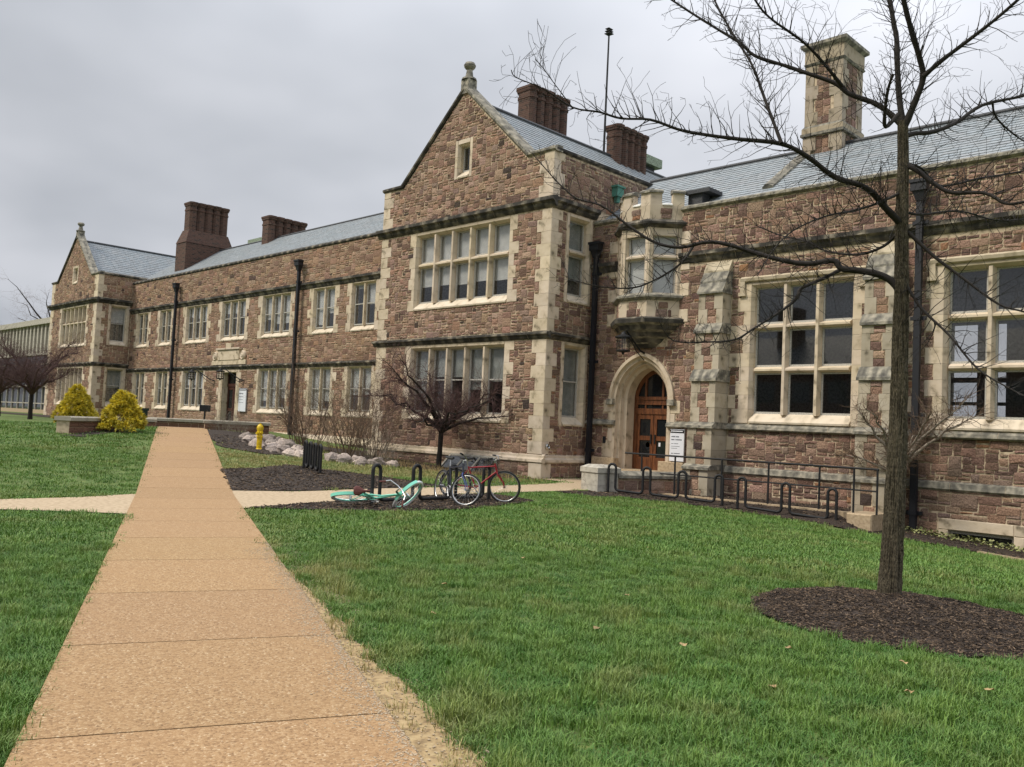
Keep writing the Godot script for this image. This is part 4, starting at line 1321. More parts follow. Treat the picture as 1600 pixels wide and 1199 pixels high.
func interiors() -> void:
	var mb := MB.new()
	for r in [[XG0 + 0.5, XG1 - 0.45, ZG - 0.43, -26.0, 0.2, 4.3], [XG0 + 0.5, XG1 - 0.45, ZG - 0.43, -26.0, 4.4, 8.9], [-64.7, -57.2, ZG - 0.43, -26.0, 0.4, 4.2], [-64.7, -57.2, ZG - 0.43, -26.0, 4.3, 8.6], [-56.5, XG0 - 0.1, ZW - 0.43, -27.5, 0.6, 4.15], [-56.5, XG0 - 0.1, ZW - 0.43, -27.5, 4.3, 8.2], [-23.5, -22.3, ZG - 0.43, -22, 10.0, 11.9]]:
		var a := Vector3(r[0], r[4], r[3])
		var b := Vector3(r[1], r[5], r[2])
		mb.quad(Vector3(a.x, a.y, a.z), Vector3(a.x, b.y, a.z), Vector3(b.x, b.y, a.z), Vector3(b.x, a.y, a.z))
		mb.quad(Vector3(a.x, a.y, a.z), Vector3(a.x, b.y, a.z), Vector3(a.x, b.y, b.z), Vector3(a.x, a.y, b.z))
		mb.quad(Vector3(b.x, a.y, a.z), Vector3(b.x, b.y, a.z), Vector3(b.x, b.y, b.z), Vector3(b.x, a.y, b.z))
		mb.quad(Vector3(a.x, a.y, a.z), Vector3(b.x, a.y, a.z), Vector3(b.x, a.y, b.z), Vector3(a.x, a.y, b.z))
		mb.quad(Vector3(a.x, b.y, a.z), Vector3(b.x, b.y, a.z), Vector3(b.x, b.y, b.z), Vector3(a.x, b.y, b.z))
	# the reading room behind the tall windows, with windows in its far wall
	var bz := ZW - 6.5
	var y0 := 0.3
	var xs := [-18.3, -9.3, -8.55, -8.15, -7.75, 6.0]
	for i in range(0, xs.size(), 2): mb.box(Vector3(xs[i], y0, bz - 0.3), Vector3(xs[i + 1], 6.7, bz))
	for i in range(1, xs.size() - 1, 2):
		mb.box(Vector3(xs[i], y0, bz - 0.3), Vector3(xs[i + 1], 2.2, bz)); mb.box(Vector3(xs[i], 5.4, bz - 0.3), Vector3(xs[i + 1], 6.7, bz))
		mb.box(Vector3(xs[i], 3.6, bz - 0.2), Vector3(xs[i + 1], 3.75, bz - 0.02)); mb.box(Vector3(xs[i] - 0.01, 2.9, bz - 0.19), Vector3(xs[i + 1] + 0.01, 3.0, bz - 0.03))
	mb.box(Vector3(-18.3, 6.7, bz), Vector3(6, 6.8, ZW - 0.43)); mb.box(Vector3(-18.3, y0 - 0.1, bz), Vector3(6, y0, ZW - 0.43))
	put(mb, "rooms", M.room, hall)

# ---------------------------------------------------------------- ground, paths, beds, grass
var no_grass: Array = []
var CAM := Vector3(0, 1.55, 0)

func poly(pts: Array) -> PackedVector2Array:
	var p := PackedVector2Array()
	for q in pts: p.push_back(q)
	return p

func build_ground() -> void:
	var xs: Array = [-420.0, -250.0, -150.0, -110.0]
	var x := -96.0
	while x < 12.0:
		xs.push_back(x); x += 0.8
	xs.append_array([14.0, 20.0, 35.0, 80.0, 200.0, 420.0])
	var zs: Array = [-420.0, -200.0, -90.0, -50.0, -35.0]
	var z := -27.0
	while z < 6.0:
		zs.push_back(z); z += 0.8
	zs.append_array([8.0, 12.0, 20.0, 40.0, 100.0, 220.0, 420.0])
	var mb := MB.new()
	for i in xs.size() - 1:
		for j in zs.size() - 1:
			mb.quad(on(xs[i], zs[j + 1]), on(xs[i], zs[j]), on(xs[i + 1], zs[j]), on(xs[i + 1], zs[j + 1]))
	tag(put(mb, "lawn_ground", M.turf), "", "", "", "structure")
	# main path in cast lengths, the joints left open
	var path := Node3D.new()
	path.name = "path"; add_child(path)
	tag(path, "", "", "", "structure")
	var s := 4.55 - 1.72 * 6
	while s < 36.0:
		var m := MB.new()
		var s1 := s + 1.706
		var tn := rng.randf_range(0.93, 1.05)
		m.col = Color(tn, tn * rng.randf_range(0.985, 1.015), tn * rng.randf_range(0.96, 1.03))
		for k in 3:
			var q0 := lerpf(s, s1, k / 3.0)
			var q1 := lerpf(s, s1, (k + 1) / 3.0)
			var a := pathpt(q0, -PHALF)
			var b := pathpt(q0, PHALF)
			var c := pathpt(q1, PHALF)
			var d := pathpt(q1, -PHALF)
			var up := 0.03
			m.quad(on(a.x, a.y, up), on(d.x, d.y, up), on(c.x, c.y, up), on(b.x, b.y, up))
			m.quad(on(a.x, a.y, up), on(a.x, a.y, -0.1), on(d.x, d.y, -0.1), on(d.x, d.y, up))
			m.quad(on(b.x, b.y, up), on(c.x, c.y, up), on(c.x, c.y, -0.1), on(b.x, b.y, -0.1))
			if k == 0: m.quad(on(a.x, a.y, up), on(b.x, b.y, up), on(b.x, b.y, -0.1), on(a.x, a.y, -0.1))
			if k == 2: m.quad(on(d.x, d.y, up), on(d.x, d.y, -0.1), on(c.x, c.y, -0.1), on(c.x, c.y, up))
		put(m, "slab", M.aggregate, path)
		s += 1.72
	no_grass.push_back(poly([pathpt(-8, -PHALF + 0.01), pathpt(36, -PHALF + 0.01), pathpt(36, PHALF - 0.01), pathpt(-8, PHALF - 0.01)]))
	# side paths of paler concrete
	var side := poly([Vector2(-13.3, -5.75), Vector2(-13.12, -5.28), Vector2(-13.75, -4.6), Vector2(-14.25, -3.9), Vector2(-14.6, -2.0), Vector2(-14.8, 4.0), Vector2(-14.8, 16.0), Vector2(-16.3, 16.0), Vector2(-16.25, 4.0), Vector2(-16.0, -2.0), Vector2(-15.75, -4.3), Vector2(-15.8, -5.6), Vector2(-16.15, -6.6), Vector2(-16.4, -7.1)])
	var cross := poly([Vector2(-15.8, -8.0), Vector2(-16.05, -8.5), Vector2(-15.6, -9.6), Vector2(-15.55, -10.3), Vector2(-15.8, -12.3), Vector2(-16.4, -15.4), Vector2(-17.0, -19.0), Vector2(-17.4, -20.0), Vector2(-18.3, -20.0), Vector2(-18.3, -22.2), Vector2(-15.2, -22.2), Vector2(-15.3, -18.3), Vector2(-15.14, -16.9), Vector2(-15.0, -15.2), Vector2(-14.4, -11.7), Vector2(-13.9, -9.4), Vector2(-13.3, -7.3), Vector2(-13.1, -6.8)])
	for pp in [side, cross]:
		var m := MB.new()
		drape(m, pp, 0.022, 0.6)
		tag(put(m, "side_path", M.kerb), "", "", "", "structure")
		no_grass.push_back(pp)
	# worn soil and grit along the right edge of the path
	var soil: Array = []
	var f := FastNoiseLite.new()
	f.seed = 4; f.frequency = 0.7
	for k in 60:
		var q := -4.0 + k * 0.22
		var p2 := pathpt(q, PHALF - 0.02)
		soil.push_back(p2)
	for k in 60:
		var q := -4.0 + (59 - k) * 0.22
		var wd := 0.20 * clampf((9.5 - q) / 5.0, 0.0, 1.0) + 0.03 + 0.13 * f.get_noise_1d(q * 2.0) * clampf((9.5 - q) / 4.0, 0.1, 1)
		var p2 := pathpt(q, PHALF + maxf(0.02, wd))
		soil.push_back(p2)
	var so := MB.new()
	drape(so, poly(soil), 0.008, 0.5)
	tag(put(so, "bare_soil", M.soil), "", "", "", "structure")
	no_grass.push_back(poly(soil))
	# grains of sand and grit washed over the edge of the slabs
	var gm := MB.new()
	gm.box(Vector3(-0.004, -0.001, -0.0032), Vector3(0.004, 0.0012, 0.0032))
	var gl: Array = []
	for k in 8000:
		var q := rng.randf_range(1.5, 11.0)
		var off := PHALF + 0.02 - absf(rng.randfn(0.0, 0.07)) * (1.6 + f.get_noise_1d(q * 3.0) * 2.0)
		if rng.randf() < 0.3: off = PHALF + rng.randf_range(0.0, 0.35)
		var p2 := pathpt(q, off)
		gl.push_back(on(p2.x, p2.y, 0.031 if off < PHALF else 0.012))
	var gmm := MultiMesh.new()
	gmm.transform_format = MultiMesh.TRANSFORM_3D; gmm.use_colors = true; gmm.mesh = gm.mesh(); gmm.instance_count = gl.size()
	for k in gl.size():
		gmm.set_instance_transform(k, Transform3D(Basis(UP, rng.randf() * TAU).scaled(Vector3.ONE * rng.randf_range(0.5, 1.6)), gl[k]))
		var v := rng.randf_range(0.85, 1.15)
		gmm.set_instance_color(k, Color(0.38 * v, 0.30 * v, 0.205 * v))
	var gi := MultiMeshInstance3D.new()
	gi.multimesh = gmm; gi.material_override = M.chip; gi.name = "washed_grit"
	add_child(gi)
	tag(gi, "sandy grit washed along the worn edge of the path", "grit", "", "stuff")
	# mulch beds
	var ring: Array = []
	for k in 40:
		var a := TAU * k / 40
		ring.push_back(Vector2(-2.98, -8.15) + Vector2(cos(a) * 1.36, sin(a) * 1.3).rotated(0.3))
	var beds := [
		[wobble(ring, 0.08, 2, 0.2), 0.012, "tree_mulch"],
		[wobble([Vector2(-16.1, -8.5), Vector2(-19.3, -9.9), Vector2(-19.45, -10.9), Vector2(-20.2, -12.2), Vector2(-18.85, -13.5), Vector2(-17.9, -14.05), Vector2(-16.3, -14.4), Vector2(-15.85, -12.3), Vector2(-15.6, -10.3), Vector2(-15.65, -9.6)], 0.12, 6), 0.03, "mulch_bed"],
		[wobble([Vector2(-13.35, -7.4), Vector2(-12.75, -8.1), Vector2(-11.9, -9.7), Vector2(-12.0, -11.3), Vector2(-12.65, -13.0), Vector2(-13.2, -14.2), Vector2(-14.7, -14.4), Vector2(-14.35, -11.7), Vector2(-13.85, -9.4)], 0.1, 7), 0.03, "mulch_bed"],
		[wobble([Vector2(-15.15, -17.1), Vector2(-14.1, -17.2), Vector2(-13.7, -18.3), Vector2(-12.4, -18.9), Vector2(-11.0, -19.15), Vector2(-9.0, -19.25), Vector2(-8.2, -19.75), Vector2(-7.1, -20.2), Vector2(-5.0, -20.3), Vector2(2.0, -20.3), Vector2(2.0, -22.25), Vector2(-15.2, -22.25)], 0.12, 8), 0.02, "mulch_bed"],
		[wobble([Vector2(-24.4, -12.5), Vector2(-29.5, -14.3), Vector2(-31.3, -15.5), Vector2(-29.8, -17.2), Vector2(-27.5, -17.0), Vector2(-25.6, -14.8), Vector2(-23.0, -13.9), Vector2(-22.6, -13.0)], 0.15, 9), 0.02, "mulch_bed"],
		[wobble([Vector2(-28.6, -17.6), Vector2(-29.5, -22.2), Vector2(-27.5, -22.2), Vector2(-27.6, -19.9), Vector2(-18.4, -19.9), Vector2(-18.2, -19.2), Vector2(-20.5, -18.6), Vector2(-22.0, -17.8), Vector2(-24.5, -16.7)], 0.15, 10), 0.015, "mulch_bed"],
		[wobble([Vector2(-28.1, -9.2), Vector2(-30.2, -11.3), Vector2(-31.8, -12.6), Vector2(-36.0, -14.0), Vector2(-45.0, -15.5), Vector2(-60.0, -17.0), Vector2(-80.0, -17.0), Vector2(-80.0, -20.0), Vector2(-45.0, -20.0), Vector2(-34.0, -14.6), Vector2(-30.8, -12.4), Vector2(-29.0, -10.9), Vector2(-27.7, -9.7)], 0.12, 11), 0.02, "mulch_bed"]]
	var chips: Array = []
	for i in beds.size():
		var b: Array = beds[i]
		var m := MB.new()
		var mound = null
		if i == 0:
			mound = func(g: Vector2) -> float:
				var d := g.distance_to(Vector2(-3.1, -8.3))
				return 0.15 * exp(-d * d / 0.8) + 0.03 * f.get_noise_2d(g.x * 4, g.y * 4) - 0.012
		if i == 3:
			mound = func(g: Vector2) -> float:
				var up := maxf(0.0, -0.13 - hgt(g.x, g.y)) * smoothstep(-19.95, -20.4, g.y) * smoothstep(-8.3, -9.3, g.x)
				return up + 0.02 * f.get_noise_2d(g.x * 3, g.y * 3)
		drape(m, b[0], b[1], 0.12 if i == 0 else 0.3, mound)
		tag(put(m, b[2], M.mulch), "", "", "", "structure")
		no_grass.push_back(b[0])
		# loose chips of bark on top
		var r := Rect2(b[0][0], Vector2.ZERO)
		for q in b[0]: r = r.expand(q)
		var dens: float = [4200.0, 160.0, 260.0, 110.0, 60.0, 40.0, 4.0][i]
		for k in int(r.get_area() * dens):
			var q := Vector2(rng.randf_range(r.position.x, r.end.x), rng.randf_range(r.position.y, r.end.y))
			if q.distance_to(Vector2.ZERO) > 32.0 or not Geometry2D.is_point_in_polygon(q, b[0]): continue
			var up: float = b[1] + (mound.call(q) if mound != null else 0.0)
			chips.push_back([on(q.x, q.y, up), 0.62 if i == 0 else 1.5, f.get_noise_2d(q.x * 3.0, q.y * 3.0)])
	var cm := MB.new()
	cm.box(Vector3(-0.022, -0.002, -0.006), Vector3(0.022, 0.004, 0.006))
	var mm := MultiMesh.new()
	mm.transform_format = MultiMesh.TRANSFORM_3D; mm.use_colors = true; mm.mesh = cm.mesh(); mm.instance_count = chips.size()
	for i in chips.size():
		var sc: float = chips[i][1] * rng.randf_range(0.4, 1.25)
		var bs := Basis.from_euler(Vector3(rng.randf_range(-0.5, 0.5), rng.randf() * TAU, rng.randf_range(-0.5, 0.5))).scaled(Vector3(sc, sc * 0.9, sc))
		mm.set_instance_transform(i, Transform3D(bs, chips[i][0] + Vector3(0, rng.randf() * 0.012, 0)))
		var v := pow(rng.randf(), 2.5 - 2.2 * float(chips[i][2]))
		mm.set_instance_color(i, Color(0.016 + 0.17 * v, 0.010 + 0.118 * v, 0.0065 + 0.075 * v))
	var mi := MultiMeshInstance3D.new()
	mi.multimesh = mm; mi.material_override = M.chip; mi.name = "bark_chips"
	add_child(mi)
	tag(mi, "dark brown bark chips strewn over the mulch beds", "mulch", "", "stuff")

func tuft_mesh(blades: int, spread: float, tall: float, seed: int, wide := 0.0032) -> ArrayMesh:
	var r := RandomNumberGenerator.new()
	r.seed = seed
	var mb := MB.new()
	for i in blades:
		var a := r.randf() * TAU
		var d := sqrt(r.randf()) * spread
		var p := Vector3(cos(a) * d, -0.01, sin(a) * d)
		var dir := Vector3(r.randf_range(-1, 1), 0, r.randf_range(-1, 1)).normalized()
		var side := dir.cross(UP) * wide * r.randf_range(0.7, 1.3)
		var h := tall * r.randf_range(0.5, 1.2)
		var lean := r.randf_range(0.15, 0.95) * h
		var v := r.randf_range(0.75, 1.25)
		mb.col = Color(v * r.randf_range(0.9, 1.12), v, v * r.randf_range(0.8, 1.1))
		if r.randf() < 0.10: mb.col = Color(3.4, 1.75, 2.6)
		var m := p + UP * h * 0.6 + dir * lean * 0.35
		var t := p + UP * h * (1.0 - 0.25 * lean / h) + dir * lean
		mb.quad(p - side, m - side * 0.8, m + side * 0.8, p + side)
		mb.tri(m - side * 0.8, t, m + side * 0.8)
	return mb.mesh()

func build_grass() -> void:
	var boxes: Array = []
	for p in no_grass:
		var r := Rect2(p[0], Vector2.ZERO)
		for q in p: r = r.expand(q)
		boxes.push_back(r)
	var f := FastNoiseLite.new()
	f.seed = 77; f.frequency = 0.28; f.fractal_octaves = 3
	var f2 := FastNoiseLite.new()
	f2.seed = 78; f2.frequency = 1.1; f2.fractal_octaves = 3
	var f3 := FastNoiseLite.new()
	f3.seed = 79; f3.frequency = 2.6; f3.fractal_octaves = 2
	var meshes := [tuft_mesh(26, 0.08, 0.066, 1, 0.0026), tuft_mesh(24, 0.07, 0.085, 2, 0.0024), tuft_mesh(24, 0.085, 0.055, 3, 0.0026), tuft_mesh(26, 0.19, 0.066, 4, 0.006), tuft_mesh(30, 0.2, 0.06, 5, 0.006), tuft_mesh(34, 0.42, 0.07, 6, 0.012)]
	var lists: Array = [[], [], [], [], [], []]
	var mid := deg_to_rad(180.0 + 44.67)  # heading, about y
	var bands := [[1.9, 4.0, 620.0, 0], [4.0, 7.0, 430.0, 0], [7.0, 11.0, 240.0, 0], [11.0, 17.0, 75.0, 3], [17.0, 26.0, 38.0, 3], [26.0, 42.0, 11.0, 5]]
	for b in bands:
		var spread := deg_to_rad(43.0)
		var area: float = spread * (b[1] * b[1] - b[0] * b[0])
		for k in int(area * b[2]):
			var rr := sqrt(lerpf(b[0] * b[0], b[1] * b[1], rng.randf()))
			var a := mid + rng.randf_range(-spread, spread)
			var q := Vector2(sin(a), cos(a)) * rr
			if q.y < -21.9: continue
			var bad := false
			var worn := false
			for i in no_grass.size():
				if boxes[i].has_point(q) and Geometry2D.is_point_in_polygon(q, no_grass[i]):
					if i == 3 and rng.randf() < 0.10: worn = true
					else: bad = true
					break
			if bad: continue
			var t := 0.4115 * q.x - 0.9114 * q.y - POFF
			var s := -(0.911 * q.x + 0.412 * q.y)
			if s > 35.5: continue
			var n1 := f.get_noise_2d(q.x, q.y)
			var n2 := f2.get_noise_2d(q.x, q.y)
			var dry := clampf(0.5 * n1 + 0.75 * n2 - 0.02, 0.0, 1.0) * 0.75
			# worn turf: a pale strip beside the path, a pale patch in the wedge by the hydrant
			if t > 0 and t < 1.5 and s < 16: dry += 0.5 * (1.0 - (t - 0.86) / 0.55) * clampf(0.6 + n2 * 2.0, 0.0, 1.0) if t < 1.41 else 0.0
			if t > 0.8 and t < 8 and s > 20.0 and q.x < -18.5: dry = maxf(dry, 0.75 + 0.5 * n2)
			if worn: dry = 1.0
			if n2 > 0.42 and rng.randf() < 0.45: continue
			var li: int = b[3] + (rng.randi() % 3 if b[3] == 0 else (rng.randi() % 2 if b[3] == 3 else 0))
			var n3 := f3.get_noise_2d(q.x, q.y)
			lists[li].push_back([q, clampf(dry, 0, 1), 1.0 + 0.35 * n1 + 0.4 * n2 + 0.75 * n3, n3])
	for i in 6:
		var l: Array = lists[i]
		if l.is_empty(): continue
		var mm := MultiMesh.new()
		mm.transform_format = MultiMesh.TRANSFORM_3D; mm.use_colors = true; mm.mesh = meshes[i]; mm.instance_count = l.size()
		for k in l.size():
			var q: Vector2 = l[k][0]
			var dry: float = l[k][1]
			var tall: float = clampf(l[k][2], 0.45, 1.9) * rng.randf_range(0.75, 1.25)
			var sc := rng.randf_range(0.85, 1.15)
			mm.set_instance_transform(k, Transform3D(Basis(UP, rng.randf() * TAU).scaled(Vector3(sc, tall, sc)), on(q.x, q.y)))
			var v := rng.randf_range(0.82, 1.18)
			var c := Color(0.062, 0.160, 0.018).lerp(Color(0.158, 0.262, 0.050), clampf(0.42 + 0.9 * float(l[k][3]) + rng.randf_range(-0.3, 0.3), 0, 1)).lerp(Color(0.36, 0.30, 0.125), dry)
			mm.set_instance_color(k, Color(c.r * v, c.g * v, c.b * v))
		var mi := MultiMeshInstance3D.new()
		mi.multimesh = mm; mi.material_override = M.blade; mi.name = numbered("grass")
		add_child(mi)
		tag(mi, "mown green lawn grass with straw coloured blades", "grass", "lawn grass", "stuff")
	# leaves blown on to the lawn
	for p in [[-7.9, -8.9], [-6.8, -9.6], [-5.3, -4.6], [-4.2, -5.3], [-3.0, -6.0], [-2.3, -6.3], [-3.5, -5.4], [-2.6, -5.0], [-5.9, -6.6], [-8.6, -12.0], [-6.2, -5.5], [-4.9, -6.6], [-2.0, -5.6], [-7.0, -7.4], [-12.1, -13.4], [-1.7, -6.1]]:
		var mb := MB.new()
		var v := rng.randf_range(0.7, 1.2)
		mb.col = Color(0.36 * v, 0.245 * v, 0.115 * v)
		var k := 7
		var rim: Array = []
		for i in k: rim.push_back(Vector3(cos(TAU * i / k) * 0.035 * rng.randf_range(0.5, 1.2), rng.randf_range(-0.004, 0.02), sin(TAU * i / k) * 0.03 * rng.randf_range(0.5, 1.2)))
		for i in k: mb.tri(Vector3(0, 0.006, 0), rim[(i + 1) % k], rim[i])
		var o := put(mb, "fallen_leaf", M.leaf)
		o.position = on(p[0], p[1], 0.055)
		o.rotation.y = rng.randf() * TAU
		tag(o, "curled dry brown leaf lying on the ground among the grass", "leaf", "fallen leaves")

# ---------------------------------------------------------------- trees and shrubs
const LIMBS := [
	["trunk",[[-3.32,-0.02,-8.67,0.1297],[-3.31,0.20,-8.67,0.1201],[-3.29,0.61,-8.66,0.1101],[-3.27,1.16,-8.64,0.0991],[-3.25,1.66,-8.62,0.0907],[-3.24,2.15,-8.60,0.0829],[-3.23,2.64,-8.57,0.0757],[-3.22,3.14,-8.54,0.0689],[-3.22,3.69,-8.51,0.0616],[-3.21,4.12,-8.48,0.0562],[-3.21,4.43,-8.47,0.0524],[-3.21,4.68,-8.44,0.0494]]],
	["A",[[-3.21,4.68,-8.44,0.0371],[-3.25,4.94,-8.45,0.0327],[-3.28,5.27,-8.46,0.0294],[-3.30,5.54,-8.48,0.0272],[-3.34,5.77,-8.47,0.0254],[-3.41,6.21,-8.46,0.0223],[-3.46,6.70,-8.47,0.0192]]],
	["B",[[-3.21,4.59,-8.45,0.0402],[-3.10,4.84,-8.44,0.0347],[-3.02,5.06,-8.42,0.0317],[-3.03,5.25,-8.32,0.0294],[-3.06,5.46,-8.20,0.0271],[-3.08,5.69,-8.06,0.0246],[-3.09,6.00,-7.91,0.0217],[-3.07,6.34,-7.76,0.0186]]],
	["B2",[[-3.01,5.06,-8.40,0.0273],[-2.85,5.17,-8.40,0.0232],[-2.70,5.26,-8.41,0.0207],[-2.43,5.42,-8.42,0.0171],[-2.19,5.57,-8.40,0.0141],[-1.92,5.75,-8.37,0.0110]]],
	["C",[[-3.22,4.65,-8.44,0.0340],[-3.41,4.86,-8.37,0.0293],[-3.66,5.00,-8.25,0.0261],[-3.78,5.12,-8.20,0.0246],[-4.01,5.24,-8.09,0.0224],[-4.23,5.35,-7.98,0.0204],[-4.48,5.47,-7.85,0.0183],[-4.63,5.63,-7.79,0.0169],[-4.90,5.85,-7.65,0.0146],[-5.14,6.05,-7.54,0.0128],[-5.45,6.32,-7.38,0.0103]]],
	["C2",[[-3.69,5.02,-8.30,0.0223],[-3.79,5.23,-8.02,0.0174],[-3.90,5.41,-7.75,0.0145],[-4.07,5.57,-7.39,0.0115],[-4.13,5.69,-7.21,0.0100],[-4.20,5.92,-6.96,0.0077]]],
	["D",[[-3.22,3.69,-8.50,0.0402],[-3.30,3.82,-8.32,0.0355],[-3.40,3.98,-8.10,0.0318],[-3.57,4.04,-7.79,0.0282],[-3.70,4.18,-7.51,0.0250],[-3.83,4.26,-7.24,0.0224],[-4.04,4.24,-6.85,0.0190],[-4.21,4.23,-6.53,0.0164],[-4.33,4.24,-6.31,0.0147],[-4.45,4.28,-6.06,0.0127],[-4.58,4.25,-5.82,0.0110],[-4.67,4.27,-5.63,0.0096],[-4.78,4.27,-5.41,0.0081],[-4.88,4.37,-5.15,0.0062],[-4.98,4.42,-4.92,0.0046],[-4.99,4.47,-4.87,0.0042]]],
	["D2",[[-3.78,4.23,-7.14,0.0196],[-3.88,4.46,-7.16,0.0171],[-3.98,4.68,-7.19,0.0157],[-4.15,5.08,-7.22,0.0136],[-4.36,5.44,-7.20,0.0118],[-4.57,5.83,-7.20,0.0101],[-4.76,6.29,-7.22,0.0083]]],
	["D3",[[-4.70,4.22,-5.32,0.0053],[-4.74,4.36,-5.15,0.0040],[-4.76,4.47,-5.00,0.0040],[-4.78,4.52,-4.93,0.0040]]],
	["E",[[-3.24,3.06,-8.53,0.0432],[-3.30,3.14,-8.51,0.0405],[-3.41,3.21,-8.45,0.0380],[-3.58,3.25,-8.36,0.0353],[-3.71,3.27,-8.29,0.0335],[-3.78,3.35,-8.26,0.0324],[-3.99,3.32,-8.15,0.0299],[-4.21,3.36,-8.03,0.0275],[-4.45,3.44,-7.90,0.0249],[-4.69,3.53,-7.76,0.0226],[-4.87,3.55,-7.66,0.0209],[-5.09,3.50,-7.54,0.0189],[-5.31,3.55,-7.41,0.0170],[-5.51,3.69,-7.30,0.0151],[-5.64,3.80,-7.23,0.0138],[-5.83,3.96,-7.13,0.0120],[-6.06,4.04,-6.99,0.0101],[-6.22,4.19,-6.90,0.0086],[-6.33,4.32,-6.84,0.0075],[-6.51,4.55,-6.74,0.0056]]],
	["E2",[[-3.79,3.30,-8.47,0.0232],[-3.88,3.18,-8.26,0.0195],[-3.99,3.05,-8.01,0.0168],[-3.99,2.96,-7.96,0.0160],[-4.05,2.82,-7.79,0.0142],[-4.18,2.60,-7.46,0.0114],[-4.25,2.48,-7.26,0.0099],[-4.37,2.43,-6.98,0.0081],[-4.51,2.41,-6.62,0.0060],[-4.54,2.57,-6.43,0.0046]]],
	["E3",[[-5.12,3.58,-7.83,0.0163],[-5.18,3.36,-7.68,0.0130],[-5.33,3.15,-7.41,0.0101],[-5.46,3.05,-7.18,0.0084],[-5.64,3.04,-6.84,0.0061],[-5.78,3.09,-6.58,0.0045]]],
	["F",[[-3.20,4.53,-8.46,0.0278],[-3.15,4.59,-8.59,0.0256],[-3.05,4.65,-8.81,0.0235],[-2.93,4.79,-9.08,0.0214],[-2.79,5.04,-9.42,0.0190],[-2.55,5.23,-9.91,0.0161],[-2.32,5.46,-10.40,0.0135]]],
	["F2",[[-2.76,5.12,-9.63,0.0132],[-2.75,4.99,-9.75,0.0108],[-2.62,4.84,-10.09,0.0083],[-2.44,4.75,-10.47,0.0062]]],
	["G",[[-3.21,4.28,-8.48,0.0297],[-3.07,4.18,-8.49,0.0260],[-2.93,4.04,-8.50,0.0232],[-2.77,3.93,-8.51,0.0209],[-2.50,3.89,-8.54,0.0175],[-2.33,3.77,-8.54,0.0155],[-2.19,3.76,-8.55,0.0140],[-1.89,3.80,-8.55,0.0110]]],
	["G2",[[-3.21,4.28,-8.48,0.0154],[-3.12,4.27,-8.69,0.0137],[-3.03,4.14,-8.96,0.0123],[-2.81,4.29,-9.42,0.0105],[-2.67,4.38,-9.73,0.0095],[-2.44,4.53,-10.21,0.0080]]],
	["H",[[-3.21,3.66,-8.52,0.0222],[-3.14,3.58,-8.53,0.0202],[-2.93,3.35,-8.58,0.0167],[-2.70,3.14,-8.63,0.0138],[-2.42,2.89,-8.70,0.0108],[-2.22,2.81,-8.75,0.0092],[-1.98,2.73,-8.81,0.0074]]],
	["I",[[-3.21,3.16,-8.55,0.0185],[-3.11,3.00,-8.51,0.0161],[-2.98,2.82,-8.48,0.0141],[-2.74,2.58,-8.44,0.0117],[-2.48,2.27,-8.36,0.0092],[-2.21,2.09,-8.32,0.0073],[-2.00,1.98,-8.29,0.0059]]],
	["J",[[-3.23,3.63,-8.50,0.0185],[-3.42,3.51,-8.58,0.0154],[-3.69,3.46,-8.60,0.0133],[-4.03,3.54,-8.61,0.0110],[-4.23,3.66,-8.61,0.0098],[-4.53,3.76,-8.60,0.0080],[-4.83,3.91,-8.59,0.0064]]],
	["K",[[-3.22,4.00,-8.49,0.0161],[-3.33,3.83,-8.16,0.0127],[-3.44,3.71,-7.85,0.0107],[-3.54,3.61,-7.54,0.0090],[-3.65,3.42,-7.16,0.0071],[-3.70,3.21,-6.91,0.0057],[-3.71,2.95,-6.67,0.0044]]],
	["L",[[-3.20,4.71,-8.31,0.0244],[-3.25,4.55,-8.14,0.0201],[-3.22,4.66,-8.04,0.0177],[-3.15,4.81,-7.92,0.0147],[-3.08,4.92,-7.85,0.0128]]],
	["N",[[-3.22,3.82,-8.50,0.0161],[-3.14,3.83,-8.78,0.0137],[-2.97,3.96,-9.34,0.0111],[-2.78,3.96,-9.94,0.0089],[-2.57,4.08,-10.53,0.0069]]]]

func bezier_twig(mb: MB, p: Vector3, d: Vector3, length: float, r: float, level: int, lift: float, wander: float, kids: float, sides := 3) -> void:
	var segs := clampi(int(length / 0.09), 3, 9)
	var pts: Array = [p]
	var rads: Array = [r]
	var dir := d.normalized()
	var q := p
	for i in segs:
		dir = (dir + Vector3(rng.randf_range(-1, 1), rng.randf_range(-1, 1) + lift, rng.randf_range(-1, 1)) * wander).normalized()
		q += dir * length / segs
		pts.push_back(q); rads.push_back(maxf(r * (1.0 - 0.75 * (i + 1.0) / segs), 0.0017))
		if level > 0 and i > 0 and rng.randf() < kids:
			var ax := Vector3(rng.randf_range(-1, 1), rng.randf_range(-1, 1), rng.randf_range(-1, 1)).normalized()
			var nd := (dir + ax.cross(dir).normalized() * rng.randf_range(0.7, 1.5)).normalized()
			bezier_twig(mb, q, nd, length * rng.randf_range(0.3, 0.6), rads[-1] * 0.7, level - 1, lift, wander, kids, 3)
	mb.tube(pts, rads, sides)

func smooth_limb(raw: Array) -> Array:
	var pts: Array = []
	var rads: Array = []
	var k := raw.size()
	for i in k - 1:
		var g := func(j: int) -> Vector3:
			var e: Array = raw[clampi(j, 0, k - 1)]
			return Vector3(e[0], e[1], e[2])
		for s in 4:
			var t := s / 4.0
			pts.push_back(g.call(i).cubic_interpolate(g.call(i + 1), g.call(i - 1), g.call(i + 2), t))
			rads.push_back(lerpf(raw[i][3], raw[i + 1][3], t))
	pts.push_back(Vector3(raw[-1][0], raw[-1][1], raw[-1][2])); rads.push_back(raw[-1][3])
	return [pts, rads]

